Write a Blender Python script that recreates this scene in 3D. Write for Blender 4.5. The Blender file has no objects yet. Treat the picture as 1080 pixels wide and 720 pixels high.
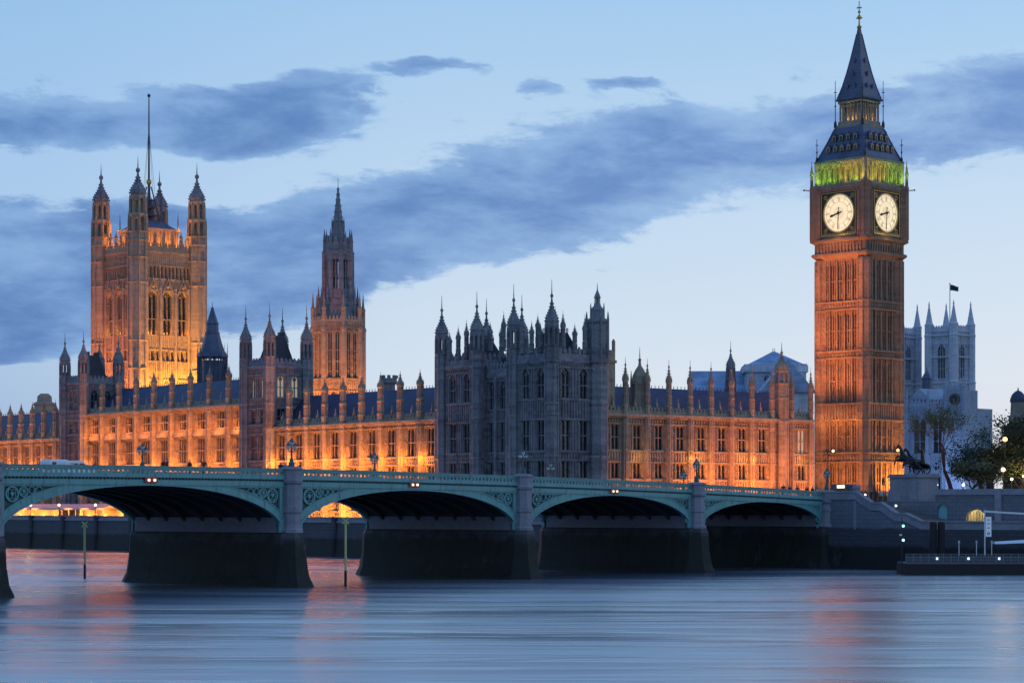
import bpy, math, random
from mathutils import Matrix, Vector
R = math.radians
random.seed(7)
scene = bpy.context.scene
COL = scene.collection

# ------------------------------------------------------------------ camera
CAM = Vector((275.4, 187.8, 8.8))
cam_d = bpy.data.cameras.new('camera'); cam = bpy.data.objects.new('camera', cam_d); COL.objects.link(cam)
scene.camera = cam
cam.location = CAM
FWD = Vector((-0.7414, -0.6711, 0)).normalized()
RIGHT = Vector((FWD.y, -FWD.x, 0))
cam.rotation_euler = (R(90), 0, math.atan2(-FWD.x, FWD.y))
cam_d.sensor_width = 36; cam_d.lens = 36 * 2400 / 1080
cam_d.shift_y = (535 - 360) / 1080
cam_d.clip_start = 1; cam_d.clip_end = 9000

# ------------------------------------------------------------------ colour management
scene.view_settings.view_transform = 'Standard'; scene.view_settings.look = 'None'
scene.view_settings.exposure = 0; scene.view_settings.gamma = 1
scene.cycles.use_denoising = True
scene.cycles.max_bounces = 5; scene.cycles.diffuse_bounces = 2; scene.cycles.glossy_bounces = 3
scene.cycles.transmission_bounces = 2; scene.cycles.caustics_reflective = False; scene.cycles.caustics_refractive = False
scene.cycles.sample_clamp_indirect = 3; scene.cycles.sample_clamp_direct = 12

# ------------------------------------------------------------------ world: dusk sky with cloud banks
world = bpy.data.worlds.new('World'); scene.world = world; world.use_nodes = True
nt = world.node_tree; nt.nodes.clear()
class NG:
    """tiny expression helper for math nodes"""
    def __init__(s, t): s.t = t
    def m(s, op, a, b=None, c=None, clamp=False):
        n = s.t.nodes.new('ShaderNodeMath'); n.operation = op; n.use_clamp = clamp
        for i, v in enumerate((a, b, c)):
            if v is None: continue
            if isinstance(v, (int, float)): n.inputs[i].default_value = v
            else: s.t.links.new(v, n.inputs[i])
        return n.outputs[0]
    def step(s, a, lo, hi, out0=0.0, out1=1.0):
        n = s.t.nodes.new('ShaderNodeMapRange'); n.interpolation_type = 'SMOOTHSTEP'
        s.t.links.new(a, n.inputs[0])
        for i, v in enumerate((lo, hi, out0, out1)): n.inputs[i + 1].default_value = v
        return n.outputs[0]
    def noise(s, vec, scale, detail=4, rough=.55, dist=0.0):
        n = s.t.nodes.new('ShaderNodeTexNoise'); s.t.links.new(vec, n.inputs['Vector'])
        n.inputs['Scale'].default_value = scale; n.inputs['Detail'].default_value = detail
        n.inputs['Roughness'].default_value = rough; n.inputs['Distortion'].default_value = dist
        return n.outputs[0]
    def comb(s, x, y, z=0.0):
        n = s.t.nodes.new('ShaderNodeCombineXYZ')
        for i, v in enumerate((x, y, z)):
            if isinstance(v, (int, float)): n.inputs[i].default_value = v
            else: s.t.links.new(v, n.inputs[i])
        return n.outputs[0]
    def dot(s, a, v):
        n = s.t.nodes.new('ShaderNodeVectorMath'); n.operation = 'DOT_PRODUCT'
        s.t.links.new(a, n.inputs[0]); n.inputs[1].default_value = v
        return n.outputs['Value']
    def ramp(s, f, stops):
        n = s.t.nodes.new('ShaderNodeValToRGB'); s.t.links.new(f, n.inputs[0])
        el = n.color_ramp.elements
        while len(el) < len(stops): el.new(.5)
        for e, (p, c) in zip(el, stops): e.position = p; e.color = (*c, 1)
        return n.outputs[0]
    def mix(s, f, a, b, mode='MIX'):
        n = s.t.nodes.new('ShaderNodeMix'); n.data_type = 'RGBA'; n.blend_type = mode
        for i, v in ((0, f), (6, a), (7, b)):
            if isinstance(v, (int, float)): n.inputs[i].default_value = v
            elif isinstance(v, tuple): n.inputs[i].default_value = (*v, 1)
            else: s.t.links.new(v, n.inputs[i])
        return n.outputs[2]
def lin(r, g, b):
    f = lambda c: (c / 12.92 if c <= .04045 else ((c + .055) / 1.055) ** 2.4)
    return (f(r / 255), f(g / 255), f(b / 255))
g = NG(nt)
tc = nt.nodes.new('ShaderNodeTexCoord'); D = tc.outputs['Generated']
dz = g.dot(D, (0, 0, 1)); da = g.dot(D, RIGHT); db = g.dot(D, FWD)
az = g.m('MULTIPLY', g.m('ARCTAN2', da, db), 2.4)          # sky azimuth and elevation, both scaled by 2.4 (radians * 2.4)
el = g.m('MULTIPLY', g.m('ARCSINE', dz), 2.4)
clear = g.ramp(g.m('MAXIMUM', g.m('DIVIDE', el, 1.6), 0.0),
    [(0.0, lin(222, 229, 239)), (.09, lin(214, 228, 242)), (.19, lin(193, 218, 243)), (.33, lin(164, 203, 239)), (1.0, lin(96, 140, 205))])
west = g.ramp(g.m('MAXIMUM', g.m('DIVIDE', el, 1.6), 0.0),
    [(0.0, lin(232, 226, 228)), (.09, lin(222, 231, 243)), (.19, lin(203, 224, 245)), (.33, lin(166, 206, 242)), (1.0, lin(100, 145, 208))])
east = g.ramp(g.m('MAXIMUM', g.m('DIVIDE', el, 1.6), 0.0),
    [(0.0, lin(150, 178, 216)), (.09, lin(168, 196, 228)), (.19, lin(170, 203, 238)), (.33, lin(152, 194, 236)), (1.0, lin(92, 136, 202))])
sky = g.mix(g.step(az, -.62, .0), east, clear)
sky = g.mix(g.step(az, -.05, .75), sky, west)
# cloud banks
P1 = g.comb(g.m('MULTIPLY', az, 1.0), g.m('MULTIPLY', el, 2.6), 3.1)
warp = g.m('ADD', g.m('MULTIPLY', g.m('SUBTRACT', g.noise(P1, 2.3, 3), .5), .16), g.m('MULTIPLY', g.m('SUBTRACT', g.noise(P1, 9.0, 5, .6), .5), .10))
V = g.m('ADD', el, g.m('MULTIPLY', warp, .35)); U = g.m('ADD', az, warp)
n1 = g.noise(P1, 7.0, 8, .62, .3)
n2 = g.noise(g.comb(az, g.m('MULTIPLY', el, 3.4), 9.0), 15.0, 7, .65, .5)
def band(slope, v0, h, u0, u1, u2, u3, amp=1.0):
    c = g.m('ADD', g.m('MULTIPLY', U, slope), v0)
    d = g.m('DIVIDE', g.m('SUBTRACT', V, c), h)
    e = g.m('POWER', 2.718, g.m('MULTIPLY', g.m('MULTIPLY', d, d), -1.0))
    e = g.m('MULTIPLY', e, g.m('MULTIPLY', g.step(U, u0, u1), g.step(U, u2, u3, 1.0, 0.0)))
    return g.m('MULTIPLY', e, amp)
bands = [band(.05, .395, .030, .36, .46, .9, 1.6, .5),
         band(.20, .318, .066, -1.6, -.9, .0, .22, 1.1),
         band(.11, .350, .048, -.05, .17, .9, 1.6, 1.0),
         band(.10, .430, .044, -1.4, -.7, -.22, -.06, 1.05),
         band(.10, .285, .070, -1.6, -.9, -.24, -.12, .8),
         band(.05, .262, .022, -1.2, -.6, -.36, -.28, .25),
         band(.08, .205, .018, -1.2, -.6, -.42, -.33, .85),
         band(.02, .225, .018, -.34, -.27, -.18, -.10, .5),
         band(.0, .455, .009, -.16, -.12, -.06, .0, .7), band(.0, .443, .010, .06, .10, .13, .17, .7),
         band(.0, .435, .008, .0, .02, .03, .05, .55)]
s_ = bands[0]
for b_ in bands[1:]: s_ = g.m('ADD', s_, b_)
s_ = g.m('MINIMUM', s_, .92)
hole = g.m('ADD', band(-.05, .325, .026, -1.0, -.5, -.26, -.17, .7), band(.25, .265, .016, -.75, -.60, -.46, -.36, .6))
tot = g.m('ADD', g.m('SUBTRACT', s_, hole), g.m('ADD', g.m('MULTIPLY', g.m('SUBTRACT', n1, .5), 1.5), g.m('MULTIPLY', g.m('SUBTRACT', n2, .5), .8)))
high = g.m('MULTIPLY', g.step(el, .6, 1.2), .28)
dens = g.step(g.m('ADD', tot, high), .33, .60)
n3 = g.noise(g.comb(az, g.m('MULTIPLY', el, 3.0), 5.0), 6.0, 5, .55, .5)
tot2 = g.m('ADD', tot, g.m('MULTIPLY', g.m('SUBTRACT', n3, .5), 1.9))
ccol = g.mix(g.step(tot2, .25, 1.45), lin(136, 176, 224), lin(80, 124, 188))
ccol = g.mix(g.step(az, -.3, .5), ccol, g.mix(g.step(tot2, .3, 1.4), lin(154, 190, 232), lin(102, 142, 204)))
skyc = g.mix(g.m('MULTIPLY', dens, .93), sky, ccol)
skyc = g.mix(g.step(dz, -.02, .0), (.10, .14, .22), skyc)
nish = nt.nodes.new('ShaderNodeTexSky'); nish.sky_type = 'NISHITA'; nish.sun_disc = False
SUN_AZ = math.atan2(-0.88, 0.47)       # afterglow to the north-west
nish.sun_elevation = R(1.5); nish.sun_rotation = SUN_AZ
bg1 = nt.nodes.new('ShaderNodeBackground'); nt.links.new(skyc, bg1.inputs[0]); bg1.inputs[1].default_value = .97
bg2 = nt.nodes.new('ShaderNodeBackground'); nt.links.new(nish.outputs[0], bg2.inputs[0]); bg2.inputs[1].default_value = .012
addw = nt.nodes.new('ShaderNodeAddShader'); nt.links.new(bg1.outputs[0], addw.inputs[0]); nt.links.new(bg2.outputs[0], addw.inputs[1])
wo = nt.nodes.new('ShaderNodeOutputWorld'); nt.links.new(addw.outputs[0], wo.inputs[0])

sun_d = bpy.data.lights.new('sun', 'SUN'); sun_d.energy = .12; sun_d.angle = R(25); sun_d.color = (.9, .93, 1)
sun = bpy.data.objects.new('sun', sun_d); COL.objects.link(sun)
sun.rotation_euler = Vector((math.sin(SUN_AZ), math.cos(SUN_AZ), .35)).to_track_quat('Z', 'Y').to_euler()

# ------------------------------------------------------------------ materials
def mat_new(name):
    m = bpy.data.materials.new(name); m.use_nodes = True
    t = m.node_tree; b = t.nodes['Principled BSDF']
    return m, t, b
def plain(name, col, rough=.6, metal=0.0, emit=None, estr=0.0, var=.12, vscale=1.5, bump=0.0, bscale=4.0, spec=.4):
    m, t, b = mat_new(name); q = NG(t)
    geo = t.nodes.new('ShaderNodeNewGeometry')
    n = q.noise(geo.outputs['Position'], vscale, 4)
    c = q.mix(n, tuple(x * (1 - var) for x in col), tuple(min(1, x * (1 + var)) for x in col))
    t.links.new(c, b.inputs['Base Color'])
    b.inputs['Roughness'].default_value = rough; b.inputs['Metallic'].default_value = metal
    b.inputs['Specular IOR Level'].default_value = spec
    if emit: b.inputs['Emission Color'].default_value = (*emit, 1); b.inputs['Emission Strength'].default_value = estr
    if bump:
        bn = t.nodes.new('ShaderNodeBump'); bn.inputs['Strength'].default_value = bump; bn.inputs['Distance'].default_value = .3
        t.links.new(q.noise(geo.outputs['Position'], bscale, 3), bn.inputs['Height']); t.links.new(bn.outputs[0], b.inputs['Normal'])
    return m
def stone(name, light, dark, rough=.85, bump=.5, soot=.35, block=True):
    """weathered carved limestone: soot streaks running down, block-to-block tone, carved relief in the bump"""
    m, t, b = mat_new(name); q = NG(t)
    geo = t.nodes.new('ShaderNodeNewGeometry'); pos = geo.outputs['Position']
    sep = t.nodes.new('ShaderNodeSeparateXYZ'); t.links.new(pos, sep.inputs[0])
    streak = q.comb(sep.outputs[0], sep.outputs[1], q.m('MULTIPLY', sep.outputs[2], .12))
    n1 = q.noise(streak, .9, 5, .6); n2 = q.noise(pos, .16, 4); n3 = q.noise(pos, 2.6, 3)
    blk = q.noise(q.comb(q.m('MULTIPLY', q.m('FLOOR', q.m('MULTIPLY', q.m('ADD', sep.outputs[0], sep.outputs[1]), .8)), 7.31),
                         q.m('MULTIPLY', q.m('FLOOR', q.m('MULTIPLY', sep.outputs[2], 1.6)), 3.77)), 1.7, 0)
    f = q.m('ADD', q.m('MULTIPLY', n1, .45), q.m('ADD', q.m('MULTIPLY', n2, .25), q.m('ADD', q.m('MULTIPLY', n3, .2), q.m('MULTIPLY', blk, .25 if block else .05))))
    c = q.mix(q.step(f, .38, .72), dark, light)
    c = q.mix(q.m('MULTIPLY', q.step(n1, .5, .75), soot), c, tuple(x * .35 for x in dark))
    t.links.new(c, b.inputs['Base Color']); b.inputs['Roughness'].default_value = rough
    b.inputs['Specular IOR Level'].default_value = .2
    bn = t.nodes.new('ShaderNodeBump'); bn.inputs['Strength'].default_value = bump; bn.inputs['Distance'].default_value = .35
    vo = t.nodes.new('ShaderNodeTexVoronoi'); vo.inputs['Scale'].default_value = 1.5; t.links.new(pos, vo.inputs['Vector'])
    h = q.m('ADD', q.m('MULTIPLY', vo.outputs['Distance'], .6), q.noise(pos, 3.2, 4))
    t.links.new(h, bn.inputs['Height']); t.links.new(bn.outputs[0], b.inputs['Normal'])
    return m
def tidal(name, dry, wet, z_lo, z_hi, wob=.7, rough=.7):
    """masonry with a weed line: dark and green below the high-tide mark, its own stone colour above"""
    m, t, b = mat_new(name); q = NG(t)
    geo = t.nodes.new('ShaderNodeNewGeometry'); pos = geo.outputs['Position']
    sep = t.nodes.new('ShaderNodeSeparateXYZ'); t.links.new(pos, sep.inputs[0])
    n = q.noise(pos, .5, 4); n2 = q.noise(q.comb(sep.outputs[0], sep.outputs[1], q.m('MULTIPLY', sep.outputs[2], .2)), 1.4, 4)
    z = q.m('ADD', sep.outputs[2], q.m('MULTIPLY', q.m('SUBTRACT', n, .5), wob * 2))
    br = t.nodes.new('ShaderNodeTexBrick'); t.links.new(q.comb(q.m('ADD', sep.outputs[0], sep.outputs[1]), sep.outputs[2]), br.inputs['Vector'])
    br.inputs['Scale'].default_value = .42; br.inputs['Mortar Size'].default_value = .018
    br.inputs['Color1'].default_value = (*dry, 1); br.inputs['Color2'].default_value = (*[x * .8 for x in dry], 1); br.inputs['Mortar'].default_value = (*[x * .6 for x in dry], 1)
    wetc = q.mix(q.step(q.m('MULTIPLY', n2, n), .26, .40), tuple(x * .45 for x in wet), q.mix(.55, br.outputs['Color'], wet))
    c = q.mix(q.step(z, z_lo, z_hi), q.mix(q.step(q.noise(pos, .33, 5, .7), .50, .68), q.mix(n2, tuple(x * .5 for x in wet), wet), wetc), q.mix(q.m('MULTIPLY', n2, .5), br.outputs['Color'], tuple(x * .5 for x in dry)))
    t.links.new(c, b.inputs['Base Color']); b.inputs['Roughness'].default_value = rough
    b.inputs['Specular IOR Level'].default_value = .3
    bn = t.nodes.new('ShaderNodeBump'); bn.inputs['Strength'].default_value = .5; bn.inputs['Distance'].default_value = .15
    t.links.new(q.noise(pos, 2.5, 4), bn.inputs['Height']); t.links.new(bn.outputs[0], b.inputs['Normal'])
    return m
def painted(name, col):
    """weathered paint: patchy repainting, grime and rust runs"""
    m, t, b = mat_new(name); q = NG(t)
    geo = t.nodes.new('ShaderNodeNewGeometry'); pos = geo.outputs['Position']
    sep = t.nodes.new('ShaderNodeSeparateXYZ'); t.links.new(pos, sep.inputs[0])
    run = q.noise(q.comb(q.m('MULTIPLY', sep.outputs[0], 2.2), sep.outputs[1], q.m('MULTIPLY', sep.outputs[2], .25)), 1.0, 5, .65)
    patch = q.noise(pos, .25, 3); fine = q.noise(pos, 3.5, 4)
    c = q.mix(patch, tuple(x * .75 for x in col), tuple(x * 1.25 for x in col))
    c = q.mix(q.m('MULTIPLY', q.step(run, .5, .72), .55), c, (.055, .085, .08))
    c = q.mix(q.m('MULTIPLY', q.step(q.m('MULTIPLY', run, fine), .33, .46), .6), c, (.11, .07, .045))
    t.links.new(c, b.inputs['Base Color']); t.links.new(q.m('ADD', .38, q.m('MULTIPLY', run, .3)), b.inputs['Roughness'])
    bn = t.nodes.new('ShaderNodeBump'); bn.inputs['Strength'].default_value = .15; bn.inputs['Distance'].default_value = .1
    t.links.new(fine, bn.inputs['Height']); t.links.new(bn.outputs[0], b.inputs['Normal'])
    return m
def roofmat(name, col, rough=.5, rows=2.2):
    m, t, b = mat_new(name); q = NG(t)
    geo = t.nodes.new('ShaderNodeNewGeometry'); pos = geo.outputs['Position']
    sep = t.nodes.new('ShaderNodeSeparateXYZ'); t.links.new(pos, sep.inputs[0])
    n = q.noise(pos, .35, 4); n2 = q.noise(pos, 3.0, 2)
    row = q.m('FRACT', q.m('MULTIPLY', sep.outputs[2], rows))
    f = q.m('ADD', q.m('MULTIPLY', n, .7), q.m('ADD', q.m('MULTIPLY', n2, .3), q.m('MULTIPLY', row, .12)))
    t.links.new(q.mix(q.step(f, .3, .8), tuple(x * .6 for x in col), tuple(x * 1.35 for x in col)), b.inputs['Base Color'])
    b.inputs['Roughness'].default_value = rough; b.inputs['Specular IOR Level'].default_value = .4
    bn = t.nodes.new('ShaderNodeBump'); bn.inputs['Strength'].default_value = .3; bn.inputs['Distance'].default_value = .2
    t.links.new(row, bn.inputs['Height']); t.links.new(bn.outputs[0], b.inputs['Normal'])
    return m

M = {}
M['palace'] = stone('palace_stone', (.42, .36, .28), (.22, .185, .15))
M['sooty_unlit'] = stone('sooty_unlit_stone', (.31, .315, .345), (.11, .113, .135), soot=.55)  # soot streaks over a darker blue-grey that paints in the unlit look
M['pierdark'] = plain('dark_pier_granite', (.20, .21, .27), .7, var=.3)
M['roofdk'] = roofmat('dark_iron_roof', (.028, .034, .055), .5, 1.6)
M['clockstone'] = stone('clock_tower_stone', (.34, .25, .18), (.17, .12, .09), soot=.5)
M['abbey'] = stone('abbey_stone', (.58, .64, .73), (.34, .38, .46), bump=.35, soot=.25)
M['slate'] = roofmat('slate', (.045, .058, .12))
M['lead'] = roofmat('lead_roof', (.25, .35, .52), .5, .5)
M['iron'] = roofmat('cast_iron_roof', (.075, .10, .17), .45, 1.6)
M['glass'] = plain('dark_window_glass', (.012, .016, .026), .12, var=.5, vscale=.9, spec=.6)
M['litglass'] = plain('lit_window_glass', (.3, .28, .22), .3, emit=(1, .82, .55), estr=.28, var=.3)
M['green'] = painted('green_bridge_paint', (.13, .345, .35))
M['greendk'] = plain('dark_green_paint_and_shade', (.035, .095, .105), .5, var=.2)
M['soffit'] = plain('dark_bridge_underside', (.034, .04, .048), .8, var=.3)  # even near-black tone for plates, ribs and pier bodies
M['granite'] = stone('pale_granite', (.30, .31, .36), (.20, .21, .25), bump=.2, soot=.2)
M['pier'] = tidal('weedy_pier_stone', (.095, .10, .115), (.024, .029, .026), 4.4, 6.3, 1.6)
M['quay'] = tidal('weedy_quay_stone', (.075, .085, .105), (.022, .026, .026), 3.0, 3.6, .4)
M['stairstone'] = tidal('coursed_granite', (.20, .22, .27), (.040, .044, .05), 5.6, 6.0, .25)
M['paving'] = plain('paving', (.16, .16, .17), .8, var=.25, vscale=.7)
M['asphalt'] = plain('asphalt', (.05, .05, .055), .8, var=.2)
M['gold'] = plain('gilding', (.48, .33, .12), .45, 1.0)
M['irondk'] = plain('black_ironwork', (.02, .022, .026), .5)
M['bronze'] = plain('dark_bronze', (.02, .022, .024), .4, .6)
M['dial'] = plain('opal_clock_glass', (.6, .56, .45), .4, emit=(1.0, .80, .46), estr=.86, var=.05)
M['dialdark'] = plain('dial_ironwork', (.03, .028, .03), .5)
M['white'] = plain('white_paint', (.75, .77, .8), .35, var=.03)
M['red'] = plain('red_board', (.36, .045, .03), .5)
M['black'] = plain('black_rubber', (.015, .015, .017), .7)
def glow(name, col, st): return plain(name, tuple(min(.8, c) for c in col), .4, emit=col, estr=st, var=0)
M['warmlamp'] = glow('warm_lamp', (1, .72, .38), 5)
M['whitelamp'] = glow('white_lamp', (1, .95, .85), 5)
M['bluelamp'] = glow('blue_white_lamp', (.55, .72, 1), 2.2)
M['greenlamp'] = glow('green_lamp', (.25, 1, .62), 3.5)
M['amber'] = glow('amber_lamp', (1, .42, .1), 5)
M['lampglass'] = plain('pale_unlit_lamp_glass', (.55, .58, .6), .3)
M['yellow'] = plain('faded_yellow_paint', (.50, .53, .22), .6)
M['water'] = None

# ------------------------------------------------------------------ mesh builder
class MB:
    def __init__(s): s.v = []; s.f = []; s.mi = []; s.x = Matrix(); s.cur = 0
    def add(s, pts, faces):
        b = len(s.v); X = s.x
        s.v += [tuple(X @ Vector(p)) for p in pts]
        for f in faces: s.f.append([b + i for i in f]); s.mi.append(s.cur)
    def box(s, x0, x1, y0, y1, z0, z1):
        s.add([(x0, y0, z0), (x1, y0, z0), (x1, y1, z0), (x0, y1, z0), (x0, y0, z1), (x1, y0, z1), (x1, y1, z1), (x0, y1, z1)],
              [(0, 3, 2, 1), (4, 5, 6, 7), (0, 1, 5, 4), (1, 2, 6, 5), (2, 3, 7, 6), (3, 0, 4, 7)])
    def lathe(s, cx, cy, prof, n=8, rot=None, cap=True, sq=1.0):
        rot = math.pi / n if rot is None else rot
        pts = []
        for r, z in prof:
            for k in range(n):
                a = rot + 2 * math.pi * k / n
                pts.append((cx + r * math.cos(a), cy + sq * r * math.sin(a), z))
        fs = []
        for j in range(len(prof) - 1):
            for k in range(n):
                k2 = (k + 1) % n
                fs.append((j * n + k, j * n + k2, (j + 1) * n + k2, (j + 1) * n + k))
        if cap:
            fs.append(tuple(range(n - 1, -1, -1))); fs.append(tuple((len(prof) - 1) * n + k for k in range(n)))
        s.add(pts, fs)
    def tube(s, p0, p1, r0, r1=None, n=6):
        r1 = r0 if r1 is None else r1
        p0 = Vector(p0); p1 = Vector(p1); d = (p1 - p0)
        q = d.to_track_quat('Z', 'Y')
        pts = []
        for p, r in ((p0, r0), (p1, r1)):
            for k in range(n):
                a = 2 * math.pi * k / n
                pts.append(p + q @ Vector((r * math.cos(a), r * math.sin(a), 0)))
        fs = [(k, (k + 1) % n, n + (k + 1) % n, n + k) for k in range(n)]
        fs += [tuple(range(n - 1, -1, -1)), tuple(range(n, 2 * n))]
        s.add(pts, fs)
    def ext_xz(s, poly, y0, y1):
        """polygon in the x-z plane, given counter-clockwise seen from -y, extruded from y0 (front) to y1"""
        n = len(poly)
        s.add([(x, y0, z) for x, z in poly] + [(x, y1, z) for x, z in poly],
              [tuple(range(n)), tuple(range(2 * n - 1, n - 1, -1))] + [(k + n, (k + 1) % n + n, (k + 1) % n, k) for k in range(n)])
    def ball(s, c, r, n=8, m=5, sz=1.0):
        prof = [(max(.001, r * math.sin(math.pi * j / m)), c[2] - r * sz * math.cos(math.pi * j / m)) for j in range(m + 1)]
        s.lathe(c[0], c[1], prof, n)
    def mesh(s, name, mats):
        me = bpy.data.meshes.new(name); me.from_pydata(s.v, [], s.f)
        if not isinstance(mats, (list, tuple)): mats = [mats]
        for m in mats: me.materials.append(m)
        if len(mats) > 1: me.polygons.foreach_set('material_index', s.mi)
        me.validate(); me.update()
        return me
    def build(s, name, mats, parent=None, loc=None, rotz=0):
        return inst(s.mesh(name, mats), name, parent, loc, rotz)
def inst(me, name, parent=None, loc=None, rotz=0, scale=None):
    o = bpy.data.objects.new(name, me); COL.objects.link(o)
    if parent: o.parent = parent
    if loc is not None: o.location = loc
    if rotz: o.rotation_euler = (0, 0, rotz)
    if scale is not None: o.scale = scale if not isinstance(scale, (int, float)) else (scale,) * 3
    return o
def tag(o, label, cat, group=None):
    o['label'] = label; o['category'] = cat
    if group: o['group'] = group
    return o
def thing(name, label, cat, loc=(0, 0, 0), rotz=0, group=None):
    o = bpy.data.objects.new(name, None); COL.objects.link(o); o.empty_display_size = .1
    o.location = loc; o.rotation_euler = (0, 0, rotz)
    return tag(o, label, cat, group)
def struct(o): o['kind'] = 'structure'; return o
def copy_tree(o, parent=None):
    c = o.copy(); COL.objects.link(c)
    if parent: c.parent = parent
    for ch in o.children: copy_tree(ch, c)
    return c
def lamp(loc, power, col, r=.15, kind='POINT', target=None, size=90, blend=.6):
    d = bpy.data.lights.new('lamp_light', kind); d.energy = power; d.color = col; d.shadow_soft_size = r; d.specular_factor = 0
    o = bpy.data.objects.new('lamp_light', d); COL.objects.link(o); o.location = loc
    if kind == 'SPOT':
        d.spot_size = R(size); d.spot_blend = blend
        o.rotation_euler = (Vector(target) - Vector(loc)).to_track_quat('-Z', 'Y').to_euler()
    return o
SOD = (1.0, .245, .026)      # sodium floodlight

# palace frame: O is the north-east corner of the river front; s runs south along it, w runs west into the palace
RP = R(8.9)
OX, OY = -8.17, -60.0
SV = Vector((-math.sin(RP), -math.cos(RP), 0)); WV = Vector((-math.cos(RP), math.sin(RP), 0))
def P(s, w, z=0): return Vector((OX, OY, 0)) + SV * s + WV * w + Vector((0, 0, z))
ROT_E = R(90) - RP           # fronts that face the river
ROT_N = R(180) - RP          # fronts that face the bridge
GZ = 9.7                     # street level

# ------------------------------------------------------------------ river, ground, quays
def water_mat():
    m, t, b = mat_new('river_water'); q = NG(t)
    geo = t.nodes.new('ShaderNodeNewGeometry'); pos = geo.outputs['Position']
    u = q.dot(pos, RIGHT); v = q.dot(pos, FWD)            # ripples drawn out into long silky streaks across the current
    b.inputs['Base Color'].default_value = (.04, .075, .13, 1)
    b.inputs['IOR'].default_value = 9.0
    st = q.noise(q.comb(q.m('MULTIPLY', u, .011), q.m('MULTIPLY', v, .055), 0), 1.0, 4, .55, .8)
    st2 = q.noise(q.comb(q.m('MULTIPLY', u, .04), q.m('MULTIPLY', v, .12), 4), 1.0, 3, .5, .6)
    t.links.new(q.m('ADD', .19, q.m('MULTIPLY', q.step(st, .36, .66), .14)), b.inputs['Roughness'])
    b.inputs['Specular IOR Level'].default_value = .5
    h = q.m('ADD', q.m('MULTIPLY', st, 2.2), q.m('MULTIPLY', st2, .9))
    bn = t.nodes.new('ShaderNodeBump'); bn.inputs['Strength'].default_value = .52; bn.inputs['Distance'].default_value = 1.0
    t.links.new(h, bn.inputs['Height']); t.links.new(bn.outputs[0], b.inputs['Normal'])
    return m
mb = MB(); mb.add([(-900, -2500, 0), (1600, -2500, 0), (1600, 2200, 0), (-900, 2200, 0)], [(0, 1, 2, 3)])
struct(mb.build('river_water', water_mat()))

def Q(s, w, z): p = P(s, w); return (p.x, p.y, z)
ground_pts = [(-9.2, 900, GZ), (-9.2, 3, GZ), (-1.5, 3, GZ), (-1.5, -27.5, GZ), Q(-30, -11, GZ), Q(-3, -11, GZ), Q(-3, .6, GZ), Q(420, .6, GZ), Q(420, 2600, GZ), (-2600, 900, GZ)]
mb = MB(); mb.add(ground_pts, [tuple(range(len(ground_pts) - 1, -1, -1))])
gob = mb.build('ground', M['asphalt']); struct(gob)
if gob.data.polygons[0].normal.z < 0: gob.data.flip_normals()
# terrace beside the river, and its wall
t = MB(); t.x = Matrix.Translation((OX, OY, 0)) @ Matrix.Rotation(ROT_E, 4, 'Z')   # local x north, -y towards the river
t.box(-420, 3, -11, .5, -1, 6.2)
struct(t.build('terrace', M['paving']))
t = MB(); t.x = Matrix.Translation((OX, OY, 0)) @ Matrix.Rotation(ROT_E, 4, 'Z')
t.add([(-420, -12.7, -2), (32, -12.7, -2), (32, -11, -2), (-420, -11, -2), (-420, -12.0, 6.1), (32, -12.0, 6.1), (32, -11, 6.1), (-420, -11, 6.1)],
      [(0, 1, 5, 4), (1, 2, 6, 5), (4, 5, 6, 7), (3, 7, 6, 2), (0, 4, 7, 3)])
wall = thing('river_wall', 'long dark weedy river wall below the terrace, seen under the arches', 'wall')
t.build('wall_face', M['quay'], wall)
t = MB(); t.x = Matrix.Translation((OX, OY, 0)) @ Matrix.Rotation(ROT_E, 4, 'Z')
t.box(-420, 32, -12.2, -11.2, 6.103, 6.35); t.box(-420, 32, -11.9, -11.5, 6.35, 6.9); t.box(-420, 32, -12.05, -11.35, 6.9, 7.1)
t.build('parapet', M['granite'], wall)
for k in range(18):
    b_ = MB(); b_.lathe(0, 0, [(.6, -1.5), (.52, 6.6), (.62, 6.7), (.62, 7.0), (.3, 7.2)], 8)
    o = b_.build('buttress', M['granite'] if 0 else M['quay'], wall, P(2 + k * 14.5, -12.3))

# ------------------------------------------------------------------ the bridge
YN, YS = 0.0, -26.0
XP = [0, 30.9, 66.0, 104.5, 144.3, 182.8, 217.9, 248.8]
def ztop(x): return 13.15 - .000135 * (x - 124) ** 2
ZS = 6.15
crown = [9.6, 10.35, 10.8, 11.1, 10.8, 10.35, 9.6]
bridge = thing('road_bridge', 'long low green iron road bridge of flat arches on stone piers across the river', 'bridge', (0, 0, 0))
def arc_pts(i, n=40, off=0.0):
    x0, x1 = XP[i] + 1.3, XP[i + 1] - 1.3
    a = (x1 - x0) / 2; c = (x0 + x1) / 2; h = crown[i] - ZS
    out = []
    for k in range(n + 1):
        th = math.pi * k / n
        x, z = c - a * math.cos(th), ZS + h * math.sin(th)
        nx, nz = -math.cos(th) / a, math.sin(th) / h
        l = math.hypot(nx, nz)
        out.append((x + off * nx / l, z + off * nz / l))
    return out
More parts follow.
